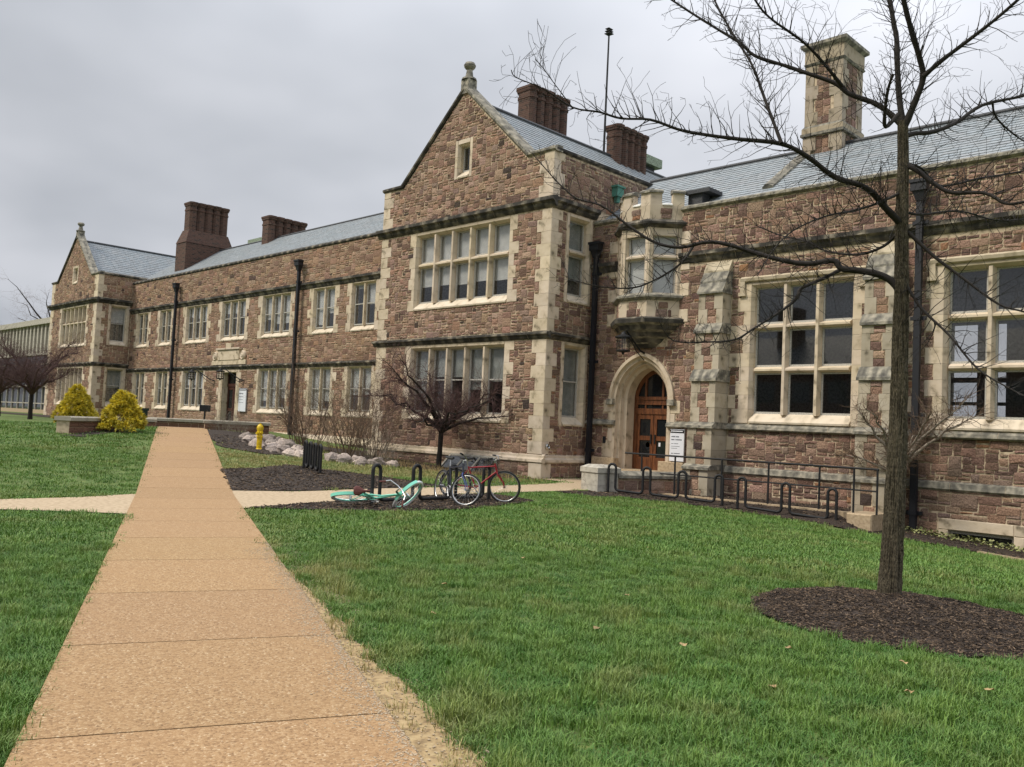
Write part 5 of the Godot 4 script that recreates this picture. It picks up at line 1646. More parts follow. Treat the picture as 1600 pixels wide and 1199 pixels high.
# furrowed bark: long ridges that split and join
func bark_trunk(mb: MB, pts: Array, rads: Array) -> void:
	var f := FastNoiseLite.new()
	f.seed = 14; f.frequency = 1.0; f.fractal_octaves = 2
	var sides := 64
	var rows: Array = []
	for i in pts.size() - 1:
		for s in 8:
			var t := s / 8.0
			rows.push_back([(pts[i] as Vector3).lerp(pts[i + 1], t), lerpf(rads[i], rads[i + 1], t)])
	rows.push_back([pts[-1], rads[-1]])
	var ring: Array = []
	for k in rows.size():
		var c: Vector3 = rows[k][0]
		var r: float = rows[k][1]
		var o: Array = []
		for j in sides:
			var a := TAU * j / sides
			var d := Vector3(cos(a), 0, sin(a))
			var w := f.get_noise_3d(d.x * 5.5, c.y * 1.7, d.z * 5.5)
			var ridge := 1.0 - 2.2 * absf(w)
			o.push_back(c + d * (r * 0.94 + 0.014 * ridge * minf(1.0, r / 0.07)))
		ring.push_back(o)
	for k in rows.size() - 1:
		for j in sides:
			var j2 := (j + 1) % sides
			mb.quad(ring[k][j2], ring[k + 1][j2], ring[k + 1][j], ring[k][j])

func lawn_tree() -> void:
	var t := base("lawn_tree", Vector3(-3.32, 0, -8.67))
	tag(t, "bare young tree with furrowed trunk standing in a ring of dark mulch", "tree")
	var tw := MB.new()
	tw.xf = Transform3D(Basis(), -t.position)
	for l in LIMBS:
		var s := smooth_limb(l[1])
		var pts: Array = s[0]
		var rads: Array = s[1]
		var mb := MB.new()
		mb.xf = Transform3D(Basis(), -t.position)
		if l[0] == "trunk":
			pts.push_front(pts[0] + Vector3(0, -0.12, 0)); rads.push_front(rads[0] * 1.75)
			rads[1] *= 1.42; rads[2] *= 1.14; rads[3] *= 1.05
			for i in rads.size(): rads[i] *= 0.88
			bark_trunk(mb, pts, rads)
			put(mb, "trunk", M.bark, t)
			continue
		for i in rads.size(): rads[i] *= rng.randf_range(0.84, 0.98)
		mb.tube(pts, rads, 7)
		put(mb, "branch", M.branch, t)
		for i in range(3, pts.size()):
			var d: Vector3 = (pts[i] - pts[i - 1]).normalized()
			var seg: float = pts[i].distance_to(pts[i - 1])
			var cnt := seg / 0.025
			while cnt > 0 and (cnt >= 1 or rng.randf() < cnt):
				cnt -= 1
				var ax := Vector3(rng.randf_range(-1, 1), rng.randf_range(-0.6, 1), rng.randf_range(-1, 1)).normalized()
				var nd := (d * rng.randf_range(0.2, 0.9) + ax.cross(d).normalized() * rng.randf_range(0.5, 1.1) + Vector3(0, 0.28, 0)).normalized()
				var far := float(i) / pts.size()
				var ln := rng.randf_range(0.10, 0.55) * (1.05 - 0.5 * far)
				var q: Vector3 = (pts[i - 1] as Vector3).lerp(pts[i], rng.randf())
				bezier_twig(tw, q, nd, ln, minf(rads[i] * 0.6, 0.0055), 2, 0.12, 0.30, 0.48)
	put(tw, "twigs", M.branch, t)

func spread_tree(called: String, label: String, at: Vector3, fork: float, tall: float, wide: float, trunk_r: float, limbs: int, twigs: int, m: Material, tm: Material, bark: Material, lean := Vector3.ZERO) -> void:
	var t := base(called, at)
	tag(t, label, "tree")
	var mb := MB.new()
	var top := Vector3(0, fork, 0) + lean
	mb.tube([Vector3(0, -0.15, 0), Vector3(0, 0.1, 0), top * 0.5 + Vector3(0.02, 0, 0.01), top], [trunk_r * 1.3, trunk_r, trunk_r * 0.85, trunk_r * 0.85], 9)
	put(mb, "trunk", bark, t)
	var cr := MB.new()
	var br := MB.new()
	for i in limbs:
		var a := TAU * (i + rng.randf() * 0.6) / limbs
		var reach := wide * rng.randf_range(0.65, 1.0)
		var rise := (tall - fork) * rng.randf_range(0.2, 0.95)
		var pts: Array = []
		var rads: Array = []
		for k in 9:
			var u := k / 8.0
			pts.push_back(top + Vector3(cos(a) * reach * pow(u, 1.1), rise * pow(u, 0.75), sin(a) * reach * pow(u, 1.1)) + Vector3(rng.randf_range(-1, 1), rng.randf_range(-1, 1), rng.randf_range(-1, 1)) * 0.13 * u * wide * 0.5)
			rads.push_back(maxf(trunk_r * 0.62 * (1.0 - 0.9 * u), 0.006))
		pts[0] = top
		br.tube(pts, rads, 6)
		for k in int(twigs / float(limbs)):
			var j := rng.randi_range(2, 8)
			var d: Vector3 = (pts[j] - pts[j - 1]).normalized()
			var nd := (d * 0.6 + Vector3(rng.randf_range(-1, 1), rng.randf_range(-0.5, 1.0), rng.randf_range(-1, 1))).normalized()
			bezier_twig(cr, (pts[j - 1] as Vector3).lerp(pts[j], rng.randf()), nd, wide * rng.randf_range(0.12, 0.42), 0.010, 2, 0.02, 0.42, 0.55)
	put(br, "limbs", m, t)
	put(cr, "crown", tm, t)

func shrub(label: String, at: Vector3, tall: float, wide: float, stems: int, m: Material, r := 0.012, group := "") -> void:
	var mb := MB.new()
	for i in stems:
		var a := rng.randf() * TAU
		var o := Vector3(cos(a), 0, sin(a)) * wide * rng.randf_range(0.0, 0.25)
		var d := Vector3(cos(a) * rng.randf_range(0.1, 0.75), 1, sin(a) * rng.randf_range(0.1, 0.75)) * Vector3(wide / tall * 1.1, 1, wide / tall * 1.1)
		bezier_twig(mb, o + Vector3(0, -0.05, 0), d, tall * rng.randf_range(0.55, 1.1), r * rng.randf_range(0.5, 1.1), 2, 0.06, 0.16, 0.55)
	var o2 := base("bare_shrub", at)
	put(mb, "stems", m, o2)
	tag(o2, label, "shrub", group)

func golden_shrub(label: String, at: Vector3, tall: float, wide: float, seed: int) -> void:
	var r := RandomNumberGenerator.new()
	r.seed = seed
	var o := base("golden_conifer", at)
	tag(o, label, "shrub")
	var tr := MB.new()
	tr.tube([Vector3(0, -0.1, 0), Vector3(0.02, tall * 0.8, 0)], [0.06, 0.015], 6)
	put(tr, "trunk", M.twig_brown, o)
	var mb := MB.new()
	for k in 260:
		var u := pow(r.randf(), 0.75)
		var h := 0.06 + 0.94 * (1.0 - u)
		var rad: float = wide * 0.5 * pow(maxf(0.0, 1.0 - h), 0.7) * r.randf_range(0.55, 1.03)
		var a := r.randf() * TAU
		var c := Vector3(cos(a) * rad, h * tall * 0.93 + 0.03, sin(a) * rad)
		var out := (Vector3(cos(a), 0.25, sin(a))).normalized()
		var tone := r.randf_range(0.75, 1.2)
		for s in 60:
			var d := (out + Vector3(r.randf_range(-1, 1), r.randf_range(-0.8, 1), r.randf_range(-1, 1)) * 0.95).normalized()
			var p := c + d * r.randf_range(0.0, 0.11)
			var w := d.cross(Vector3(r.randf_range(-1, 1), r.randf_range(-1, 1), r.randf_range(-1, 1))).normalized() * r.randf_range(0.010, 0.020)
			var e := p + d * r.randf_range(0.05, 0.11) + Vector3(0, -0.015, 0)
			var v := tone * r.randf_range(0.7, 1.2)
			var g := r.randf()
			mb.col = Color(0.74 * v, 0.58 * v, 0.05 * v).lerp(Color(0.34 * v, 0.34 * v, 0.04 * v), g * 0.6)
			mb.tri(p - w, e, p + w)
			mb.tri(p - w * 0.4, e + w * 2.0 + d * 0.01, p + w * 0.9)
	put(mb, "foliage", M.leaf, o)

# ---------------------------------------------------------------- bicycles and stands
func arc_pts(c: Vector3, u: Vector3, w: Vector3, r: float, a0: float, a1: float, k: int) -> Array:
	var o: Array = []
	for i in k + 1:
		var a := lerpf(a0, a1, float(i) / k)
		o.push_back(c + u * cos(a) * r + w * sin(a) * r)
	return o

func wave_rack(label: String, a: Vector3, b: Vector3, humps: int, tall: float, hump_w := 0.2) -> void:
	var o := base("bike_rack", a)
	tag(o, label, "bike rack")
	var d := b - a
	var len := d.length()
	var pitch := (len - hump_w) / maxf(1, humps - 1)
	var u := Vector3(d.x, 0, d.z).normalized()
	var pts: Array = [Vector3(0, -0.15, 0)]
	var rise := func(x: float) -> float: return d.y * x / len
	var r := hump_w * 0.5
	var vr := minf(0.1, (pitch - hump_w) * 0.45)
	for i in humps:
		var x := pitch * i
		var y: float = rise.call(x + r)
		pts.append_array(arc_pts(u * (x + r) + UP * (y + tall - r), -u, UP, r, 0, PI, 10))
		if i < humps - 1:
			var xe := pitch * (i + 1)
			var yb: float = rise.call(x + hump_w) + 0.10 + vr
			var ye: float = rise.call(xe) + 0.10 + vr
			pts.append_array(arc_pts(u * (x + hump_w + vr) + UP * yb, -u, Vector3.DOWN, vr, 0, PI / 2, 5))
			pts.append_array(arc_pts(u * (xe - vr) + UP * ye, Vector3.DOWN, u, vr, 0, PI / 2, 5))
	pts.push_back(u * len + UP * (d.y - 0.15))
	var mb := MB.new()
	mb.tube(pts, [0.035], 10)
	put(mb, "tube", M.black_metal, o)
	for p in [Vector3.ZERO, u * len + UP * d.y]:
		mb = MB.new()
		mb.lathe([Vector2(0.16, -0.1), Vector2(0.15, 0.03), Vector2(0.0, 0.05)], 12, p)
		put(mb, "footing", M.kerb, o)

func wheel(parent: Node, called: String, c: Vector3, bs: Basis, r: float, tyre: Material, rim: Material, fender: Material = null, fat := 0.021, arc := 2.75) -> void:
	var n := Node3D.new()
	n.name = called; parent.add_child(n, true)
	n.transform = Transform3D(bs, c)
	var mb := MB.new()
	mb.tube(arc_pts(Vector3.ZERO, Vector3.RIGHT, UP, r - fat, 0, TAU * 35 / 36.0, 35), [fat], 8, true)
	put(mb, "tyre", tyre, n)
	mb = MB.new()
	mb.tube(arc_pts(Vector3.ZERO, Vector3.RIGHT, UP, r - fat * 2.0 - 0.004, 0, TAU * 35 / 36.0, 35), [0.012], 6, true)
	put(mb, "rim", rim, n)
	mb = MB.new()
	for i in 24:
		var a := TAU * i / 24.0
		mb.tube([Vector3(cos(a + 0.3), sin(a + 0.3), 0) * 0.02 + Vector3(0, 0, 0.025 * (1 if i % 2 else -1)), Vector3(cos(a), sin(a), 0) * (r - 0.05)], [0.0017], 3)
	mb.tube([Vector3(0, 0, -0.045), Vector3(0, 0, 0.045)], [0.022], 8, false, true)
	put(mb, "spokes", M.steel, n)
	if fender:
		mb = MB.new()
		for s in 14:
			var a0 := lerpf(0.9 if arc < 2.7 else 0.15, arc, s / 14.0)
			var a1 := lerpf(0.9 if arc < 2.7 else 0.15, arc, (s + 1) / 14.0)
			var q := r + 0.02
			for e in [-0.028, 0.0]:
				mb.quad(Vector3(cos(a0) * q, sin(a0) * q, e), Vector3(cos(a1) * q, sin(a1) * q, e), Vector3(cos(a1) * q, sin(a1) * q, e + 0.028), Vector3(cos(a0) * q, sin(a0) * q, e + 0.028))
			mb.quad(Vector3(cos(a0) * (q - .025), sin(a0) * (q - .025), -.03), Vector3(cos(a1) * (q - .025), sin(a1) * (q - .025), -.03), Vector3(cos(a1) * q, sin(a1) * q, -.028), Vector3(cos(a0) * q, sin(a0) * q, -.028))
		put(mb, "fender", fender, n)

# local frame: x forwards, y up, rear hub to front hub 1.04 m
func bicycle(label: String, xf: Transform3D, body: Material, tyre: Material, rim: Material, saddle: Material, grip: Material, o := {}) -> void:
	var b := base("bicycle")
	b.transform = xf
	tag(b, label, "bicycle")
	var r: float = o.get("r", 0.335)
	var rear := Vector3(-0.45, r, 0)
	var bb := Vector3(-0.02, r - 0.05, 0)
	var seat := Vector3(-0.19, 0.74, 0)
	var ht := Vector3(0.38, 0.80, 0)
	var hb := Vector3(0.42, 0.66, 0)
	var front := Vector3(0.59, r, 0)
	var turn: float = o.get("steer", 0.0)
	var axis := (ht - hb).normalized()
	var rot := Transform3D(Basis(), hb) * Transform3D(Basis(axis, turn), Vector3.ZERO) * Transform3D(Basis(), -hb)
	var fat: float = o.get("fat", 0.021)
	wheel(b, "rear_wheel", rear, Basis(), r, tyre, rim, o.get("fender"), fat)
	wheel(b, "front_wheel", rot * front, rot.basis, r, tyre, rim, o.get("fender"), fat, 2.4)
	var mb := MB.new()
	if o.get("step", false):
		mb.tube([seat + Vector3(0.03, -0.12, 0), Vector3(0.1, 0.52, 0), hb + Vector3(0, 0.03, 0)], [0.016], 8)
	else:
		mb.tube([seat + Vector3(0.0, -0.03, 0), ht + Vector3(0.01, -0.03, 0)], [0.016], 8)
	mb.tube([bb, hb], [0.019], 8); mb.tube([bb, seat], [0.016], 8); mb.tube([ht + axis * 0.03, hb - axis * 0.02], [0.021], 8)
	for s in [-0.055, 0.055]:
		mb.tube([bb + Vector3(0, 0, s * 0.4), rear + Vector3(0, 0, s)], [0.009], 6); mb.tube([seat + Vector3(0.01, -0.06, s * 0.2), rear + Vector3(0, 0, s)], [0.008], 6)
	put(mb, "frame", body, b)
	mb = MB.new()
	mb.xf = rot
	for s in [-0.052, 0.052]: mb.tube([hb, hb + Vector3(0.02, -0.06, s), front + Vector3(-0.03, 0.1, s), front + Vector3(0, 0, s)], [0.013, 0.012, 0.010, 0.008], 6)
	put(mb, "fork", o.get("fork", body), b)
	mb = MB.new()
	mb.xf = rot
	mb.tube([ht, ht + axis * 0.09, ht + axis * 0.10 + Vector3(0.09, 0.015, 0)], [0.013], 8)
	var hbp := ht + axis * 0.10 + Vector3(0.09, 0.015, 0)
	var sw: float = o.get("sweep", 0.05)
	mb.tube([hbp + Vector3(-sw, 0.05, -0.30), hbp + Vector3(-sw * 0.2, 0.05, -0.2), hbp + Vector3(0, 0, -0.06), hbp + Vector3(0, 0, 0.06), hbp + Vector3(-sw * 0.2, 0.05, 0.2), hbp + Vector3(-sw, 0.05, 0.30)], [0.0125], 8)
	put(mb, "handlebar", M.steel, b)
	for s in [-1.0, 1.0]:
		mb = MB.new()
		mb.xf = rot
		mb.tube([hbp + Vector3(-sw * 0.55, 0.05, 0.235 * s), hbp + Vector3(-sw, 0.05, 0.31 * s)], [0.018], 8, false, true)
		mb.tube([hbp + Vector3(-sw * 0.2, 0.045, 0.2 * s), hbp + Vector3(0.05, 0.02, 0.25 * s), hbp + Vector3(0.0, 0.02, 0.29 * s)], [0.005], 5)
		put(mb, "grip", grip, b)
	mb = MB.new()
	mb.tube([seat + Vector3(0.01, -0.08, 0), seat + Vector3(-0.03, 0.14, 0)], [0.0125], 8)
	put(mb, "seat_post", M.steel, b)
	var sp := seat + Vector3(-0.04, 0.17, 0)
	mb = MB.new()
	var prev: Array = []
	for i in 9:
		var u := i / 8.0
		var x := lerpf(-0.14, 0.14, u)
		var wd: float = lerpf(0.085, 0.02, smoothstep(0.25, 0.75, u)) * (1.0 if i > 0 else 0.6)
		var ring: Array = []
		for k in 10:
			var a := TAU * k / 10
			ring.push_back(sp + Vector3(x, sin(a) * 0.026 + 0.012 * cos(u * PI * 1.6), cos(a) * wd))
		if prev.size(): mb.loft(prev, ring, i == 1, i == 8)
		prev = ring
	put(mb, "saddle", saddle, b)
	mb = MB.new()
	mb.tube(arc_pts(bb + Vector3(0, 0, 0.05), Vector3.RIGHT, UP, 0.085, 0, TAU * 19 / 20.0, 19), [0.006], 5, true)
	for i in 5: mb.tube([bb + Vector3(0, 0, 0.05), bb + Vector3(cos(TAU * i / 5) * 0.085, sin(TAU * i / 5) * 0.085, 0.05)], [0.006], 4)
	mb.tube([bb + Vector3(0, 0, 0.06), bb + Vector3(0.09, -0.14, 0.07)], [0.009], 6); mb.tube([bb + Vector3(0, 0, -0.06), bb + Vector3(-0.09, 0.14, -0.07)], [0.009], 6)
	put(mb, "crankset", M.steel, b)
	for q in [Vector3(0.09, -0.14, 0.11), Vector3(-0.09, 0.14, -0.11)]:
		mb = MB.new()
		mb.box(bb + q - Vector3(0.045, 0.01, 0.035), bb + q + Vector3(0.045, 0.01, 0.035))
		put(mb, "pedal", M.rubber, b)
	mb = MB.new()
	mb.tube([bb + Vector3(0, 0.085, 0.05), rear + Vector3(0, 0.035, 0.05)], [0.004], 4); mb.tube([bb + Vector3(0, -0.085, 0.05), rear + Vector3(0, -0.035, 0.05)], [0.004], 4)
	put(mb, "chain", M.rubber, b)
	if o.has("basket"): pass

func stand_bike(rear: Vector3, front: Vector3, lean: float) -> Transform3D:
	var d := front - rear
	d.y = 0
	d = d.normalized()
	var z := d.cross(UP)
	var bs := Basis(d, UP, z).rotated(d, lean)
	var m := (rear + front) * 0.5
	return Transform3D(bs, m - bs * Vector3(0.07, 0, 0))

func lantern(label: String, at: Vector3, arm_from: Vector3, s := 1.0, group := "") -> void:
	var o := base("wall_lantern", at)
	tag(o, label, "lantern", group)
	var mb := MB.new()
	mb.lathe([Vector2(0.0, 0.36), Vector2(0.06, 0.34), Vector2(0.10, 0.26), Vector2(0.27, 0.19), Vector2(0.27, 0.16), Vector2(0.2, 0.15)], 8)
	mb.lathe([Vector2(0.2, -0.27), Vector2(0.22, -0.25), Vector2(0.22, -0.22), Vector2(0.18, -0.22)], 8)
	mb.lathe([Vector2(0.0, -0.37), Vector2(0.03, -0.35), Vector2(0.05, -0.29), Vector2(0.2, -0.27)], 8)
	for i in 8:
		var a := TAU * i / 8
		mb.tube([Vector3(cos(a) * 0.205, -0.25, sin(a) * 0.205), Vector3(cos(a) * 0.205, 0.17, sin(a) * 0.205)], [0.011], 4)
	for y in [-0.1, 0.04]: mb.tube(arc_pts(Vector3(0, y, 0), Vector3.RIGHT, Vector3.BACK, 0.2, 0, TAU * 15 / 16.0, 15), [0.007], 4, true)
	put(mb, "cage", M.black_metal, o).scale = Vector3.ONE * s
	mb = MB.new()
	mb.lathe([Vector2(0.19, -0.24), Vector2(0.19, 0.16)], 8)
	put(mb, "glass", M.glass, o).scale = Vector3.ONE * s
	mb = MB.new()
	var e := arm_from - at
	mb.tube([Vector3(0, 0.34 * s, 0), Vector3(0, 0.42 * s, 0) + e * 0.12, e * 0.45 + Vector3(0, 0.22 * s, 0), e * 0.8 + Vector3(0, 0.02, 0), e], [0.022, 0.022, 0.028, 0.03, 0.035], 6)
	mb.tube([e * 0.35 + Vector3(0, 0.22 * s, 0), e * 0.6 + Vector3(0, -0.05, 0), e + Vector3(0, -0.22, 0)], [0.015], 5)
	put(mb, "arm", M.black_metal, o)

func notice(label: String, f: Transform3D, a0: float, a1: float, b0: float, b1: float, lines: Array) -> void:
	var o := base("notice_board")
	o.transform = f
	tag(o, label, "sign")
	var mb := MB.new()
	mb.block(Vector3(a0, b0, 0.0), Vector3(a1, b1, 0.05), 0.004)
	put(mb, "board", M.paper, o)
	mb = MB.new()
	mb.box(Vector3(a0 + 0.005, b1 - 0.11, 0.048), Vector3(a1 - 0.005, b1 - 0.01, 0.054))
	put(mb, "header", M.pipe, o)
	mb = MB.new()
	for l in lines:
		var x: float = a0 + 0.05
		var y: float = b1 - l[0]
		for k in l[1]:
			if x + k > a1 - 0.02: break
			mb.box(Vector3(x, y, 0.048), Vector3(x + k, y + l[2], 0.0515)); x += k + 0.02
	put(mb, "lettering", M.ink, o)
	mb = MB.new()
	mb.box(Vector3(a0 + 0.04, b1 - 0.075, 0.053), Vector3(a0 + 0.075, b1 - 0.035, 0.056)); mb.box(Vector3(a0 + 0.085, b1 - 0.07, 0.053), Vector3(a1 - 0.05, b1 - 0.04, 0.056))
	put(mb, "header_lettering", M.paper, o)

# ---------------------------------------------------------------- things
func stone_low_wall(label: String, a: Vector3, b: Vector3, top: float, thick := 0.4) -> void:
	var o := base("low_wall")
	tag(o, label, "wall", "")
	var d := b - a
	d.y = 0
	var len := d.length()
	var u := d.normalized()
	var foot := minf(a.y, b.y) - 0.3
	var f := Transform3D(Basis(u, UP, u.cross(UP)), Vector3(a.x, 0, a.z))
	var mb := MB.new()
	mb.xf = f
	mb.box(Vector3(0, foot, -thick), Vector3(len, top - 0.13, 0))
	put(mb, "core", M.mortar, o)
	var y := foot
	var row := 0
	while y < top - 0.14:
		var h := minf(0.17, top - 0.13 - y)
		var x := 0.0
		while x < len - 0.05:
			var w := minf(rng.randf_range(0.25, 0.6), len - x)
			if len - x - w < 0.15: w = len - x
			var m2 := MB.new()
			m2.xf = f
			var v := rng.randf_range(0.8, 1.2)
			m2.col = Color(0.27 * v, 0.14 * v, 0.095 * v)
			m2.block(Vector3(x + 0.006, y + 0.006, -0.05), Vector3(x + w - 0.006, y + h - 0.006, 0.018), 0.012)
			put(m2, "stone", M.stone, o)
			x += w
		y += h; row += 1
	var n := maxi(1, roundi(len / 1.0))
	for i in n:
		var m3 := MB.new()
		m3.xf = f; m3.col = Color(0.40, 0.37, 0.31)
		m3.sweep([Vector2(top - 0.13, -thick - 0.06), Vector2(top - 0.13, 0.07), Vector2(top - 0.03, 0.07), Vector2(top, 0.03), Vector2(top, -thick - 0.06)], UP, Vector3.BACK, Vector3.RIGHT, len * i / n + 0.004 - (0.05 if i == 0 else 0.0), len * (i + 1) / n - 0.004 + (0.05 if i == n - 1 else 0.0))
		put(m3, "coping_stone", M.lime, o)

func boulder_mesh(seed: int) -> ArrayMesh:
	var f := FastNoiseLite.new()
	f.seed = seed; f.frequency = 0.9
	var mb := MB.new()
	var v := 0.75 + 0.25 * sin(seed * 1.7)
	mb.col = Color(0.70 * v, 0.59 * v, 0.52 * v)
	var P := func(i: int, j: int) -> Vector3:
		var th := PI * j / 6.0
		var ph := TAU * (i % 9) / 9.0
		var d := Vector3(sin(th) * cos(ph), cos(th), sin(th) * sin(ph))
		return d * (1.0 + 0.45 * f.get_noise_3dv(d * 1.4 + Vector3(seed, 0, 0))) * Vector3(1, 0.68, 0.85)
	for j in 6:
		for i in 9:
			mb.quad(P.call(i, j + 1), P.call(i, j), P.call(i + 1, j), P.call(i + 1, j + 1))
	return mb.mesh()

func build_things() -> void:
	# ramp, kerb, pier and low wall by the entrance
	var ramp := base("ramp_slab")
	tag(ramp, "pale concrete ramp edged with a kerb along the foot of the wall", "ramp")
	var mb := MB.new()
	mb.box(Vector3(-15.2, -0.7, -22.2), Vector3(-8.35, -0.12, -20.6)); put(mb, "slab", M.kerb, ramp)
	mb = MB.new()
	mb.box(Vector3(-15.3, -0.7, -20.6), Vector3(-8.8, -0.07, -20.42)); put(mb, "kerb", M.kerb, ramp)
	mb = MB.new()
	mb.block(Vector3(-8.8, -0.8, -21.4), Vector3(-8.2, -0.07, -20.3), 0.03); put(mb, "end_block", M.kerb, ramp)
	var pier := base("stone_pier")
	tag(pier, "pale dressed stone pier with a sloping cap at the end of the ramp wall", "pier")
	var a := Vector3(-14.85, 0, -18.55)
	var u := Vector3(-0.74, 0, -0.16).normalized()
	var dirw := Vector3(1.05, 0, -2.95).normalized()
	var ring := func(e: float, y: float) -> Array:
		var c0 := a - u * 0.35 + dirw * 0.3
		var o: Array = []
		for q in [[-1, -1], [1, -1], [1, 1], [-1, 1]]:
			var g: Vector3 = c0 + u * (0.36 + e) * q[0] + dirw * (0.34 + e) * q[1] + u * 0.72
			o.push_back(Vector3(g.x, y, g.z))
		return o
	for q in [[0.0, -0.5, 0.0, 0.10], [0.0, 0.105, 0.0, 0.44], [0.03, 0.445, 0.03, 0.58], [0.03, 0.58, -0.12, 0.66]]:
		mb = MB.new()
		mb.loft(ring.call(q[0], q[1]), ring.call(q[2], q[3])); put(mb, "course_stone", M.concrete, pier)
	var wall := base("ramp_wall")
	tag(wall, "low rubble wall with a smooth stone coping running from pier to buttress", "wall")
	var w0 := a + dirw * 0.6
	var f := frame_of(w0, dirw)
	# its visible face looks to +x
	mb = MB.new()
	mb.xf = f
	mb.box(Vector3(0, -0.5, -0.4), Vector3(2.6, 0.32, 0)); put(mb, "core", M.mortar, wall)
	var y := -0.4
	while y < 0.3:
		var h := minf(rng.randf_range(0.14, 0.26), 0.33 - y)
		var x := 0.0
		while x < 2.55:
			var w := minf(rng.randf_range(0.2, 0.5), 2.6 - x)
			var m2 := MB.new()
			stone_into(m2, [{"tone": 0}, x, y, w, h, f]); put(m2, "stone", M.stone, wall)
			x += w
		y += h
	mb = MB.new()
	mb.xf = f
	mb.sweep([Vector2(0.32, -0.46), Vector2(0.32, 0.06), Vector2(0.40, 0.06), Vector2(0.50, -0.06), Vector2(0.50, -0.46)], UP, Vector3.BACK, Vector3.RIGHT, 0.0, 2.62); put(mb, "coping", M.lichen, wall)
	var rail := base("handrail")
	tag(rail, "black tubular handrail with two rails above the ramp", "railing")
	mb = MB.new()
	mb.tube([Vector3(-15.45, 0.98, -20.45), Vector3(-8.3, 0.98, -20.45), Vector3(-8.12, 0.98, -20.45)], [0.026], 8, false, true); put(mb, "top_rail", M.black_metal, rail)
	mb = MB.new()
	mb.tube([Vector3(-14.9, 0.47, -20.45), Vector3(-8.15, 0.47, -20.45)], [0.02], 8, false, true); put(mb, "mid_rail", M.black_metal, rail)
	for x in [-14.85, -13.72, -12.25, -10.9, -9.55, -8.7, -8.15]:
		mb = MB.new()
		mb.tube([Vector3(x, -0.07, -20.45), Vector3(x, 0.97, -20.45)], [0.026], 8); put(mb, "post", M.black_metal, rail)
	# bike racks
	wave_rack("black wave bike rack with four humps nearest the stone pier", on(-14.7, -18.75), on(-11.95, -20.02), 4, 0.80)
	wave_rack("black wave bike rack with three humps in front of the tall windows", on(-11.35, -19.75), on(-9.0, -20.2), 3, 0.82)
	wave_rack("black wave bike rack with bicycles leaning on it", on(-13.1, -9.72), on(-13.45, -13.05), 4, 0.75, 0.19)
	wave_rack("black wave bike rack on bare mulch in front of the boulders", on(-19.5, -12.27), on(-18.4, -12.05), 4, 0.72, 0.14)
	# bicycles
	var mint := mat(lin(0.20, 0.62, 0.47), 0.4)
	var red := mat(lin(0.28, 0.012, 0.018), 0.35)
	var navy := mat(lin(0.014, 0.016, 0.028), 0.35)
	var white := mat(lin(0.75, 0.75, 0.75), 0.6)
	var brown := mat(lin(0.10, 0.022, 0.015), 0.6)
	bicycle("dark red bicycle with upswept bars leaning on the rack", stand_bike(on(-13.72, -12.35), on(-12.92, -12.98), 0.10), red, M.rubber, M.steel, M.rubber, M.rubber, {"sweep": 0.16, "r": 0.345})
	bicycle("black bicycle with a blue fork leaning on the rack", stand_bike(on(-13.55, -11.75), on(-12.55, -11.47), -0.12), navy, M.rubber, M.steel, M.rubber, M.rubber, {"fork": mat(lin(0.02, 0.05, 0.22), 0.4), "r": 0.33, "steer": 0.7})
	var lie := Transform3D(Basis(Vector3(0.62, 0.02, -0.78).normalized(), UP, Vector3(0.78, 0, 0.62).normalized()), Vector3.ZERO)
	lie.basis = lie.basis.orthonormalized()
	lie.basis = lie.basis.rotated(lie.basis.x.normalized(), 1.28)
	lie.origin = on(-12.95, -9.72, 0.09)
	bicycle("mint green bicycle with white tyres lying on its side", lie, mint, white, mint, brown, brown, {"step": true, "sweep": 0.2, "steer": 0.75, "fender": mint, "r": 0.35, "fat": 0.03})
	# yellow hydrant
	var hy := base("fire_hydrant", on(-24.06, -13.54))
	tag(hy, "slim bright yellow fire hydrant in the mulch beside the boulders", "hydrant")
	mb = MB.new()
	mb.lathe([Vector2(0.0, -0.1), Vector2(0.10, -0.1), Vector2(0.10, 0.02), Vector2(0.08, 0.04), Vector2(0.08, 0.36), Vector2(0.10, 0.37), Vector2(0.10, 0.41), Vector2(0.085, 0.43), Vector2(0.085, 0.60), Vector2(0.10, 0.61), Vector2(0.10, 0.65)], 14); put(mb, "barrel", M.yellow, hy)
	mb = MB.new()
	mb.lathe([Vector2(0.105, 0.65), Vector2(0.09, 0.71), Vector2(0.06, 0.76), Vector2(0.03, 0.77), Vector2(0.03, 0.80), Vector2(0.0, 0.80)], 14); put(mb, "bonnet", M.yellow, hy)
	for d in [Vector3(0.125, 0.52, 0), Vector3(-0.125, 0.52, 0), Vector3(0.04, 0.5, 0.13)]:
		mb = MB.new()
		mb.tube([Vector3(0, d.y, 0), d], [0.042], 10, false, true); put(mb, "outlet", M.yellow, hy)
	# boulders of the drainage swale
	var bm: Array = []
	for i in 6: bm.push_back(boulder_mesh(i * 7 + 3))
	var way := [Vector2(-27.2, -15.9), Vector2(-25.2, -14.9), Vector2(-23.2, -14.3), Vector2(-22.2, -14.7), Vector2(-22.3, -16.0), Vector2(-22.4, -17.2)]
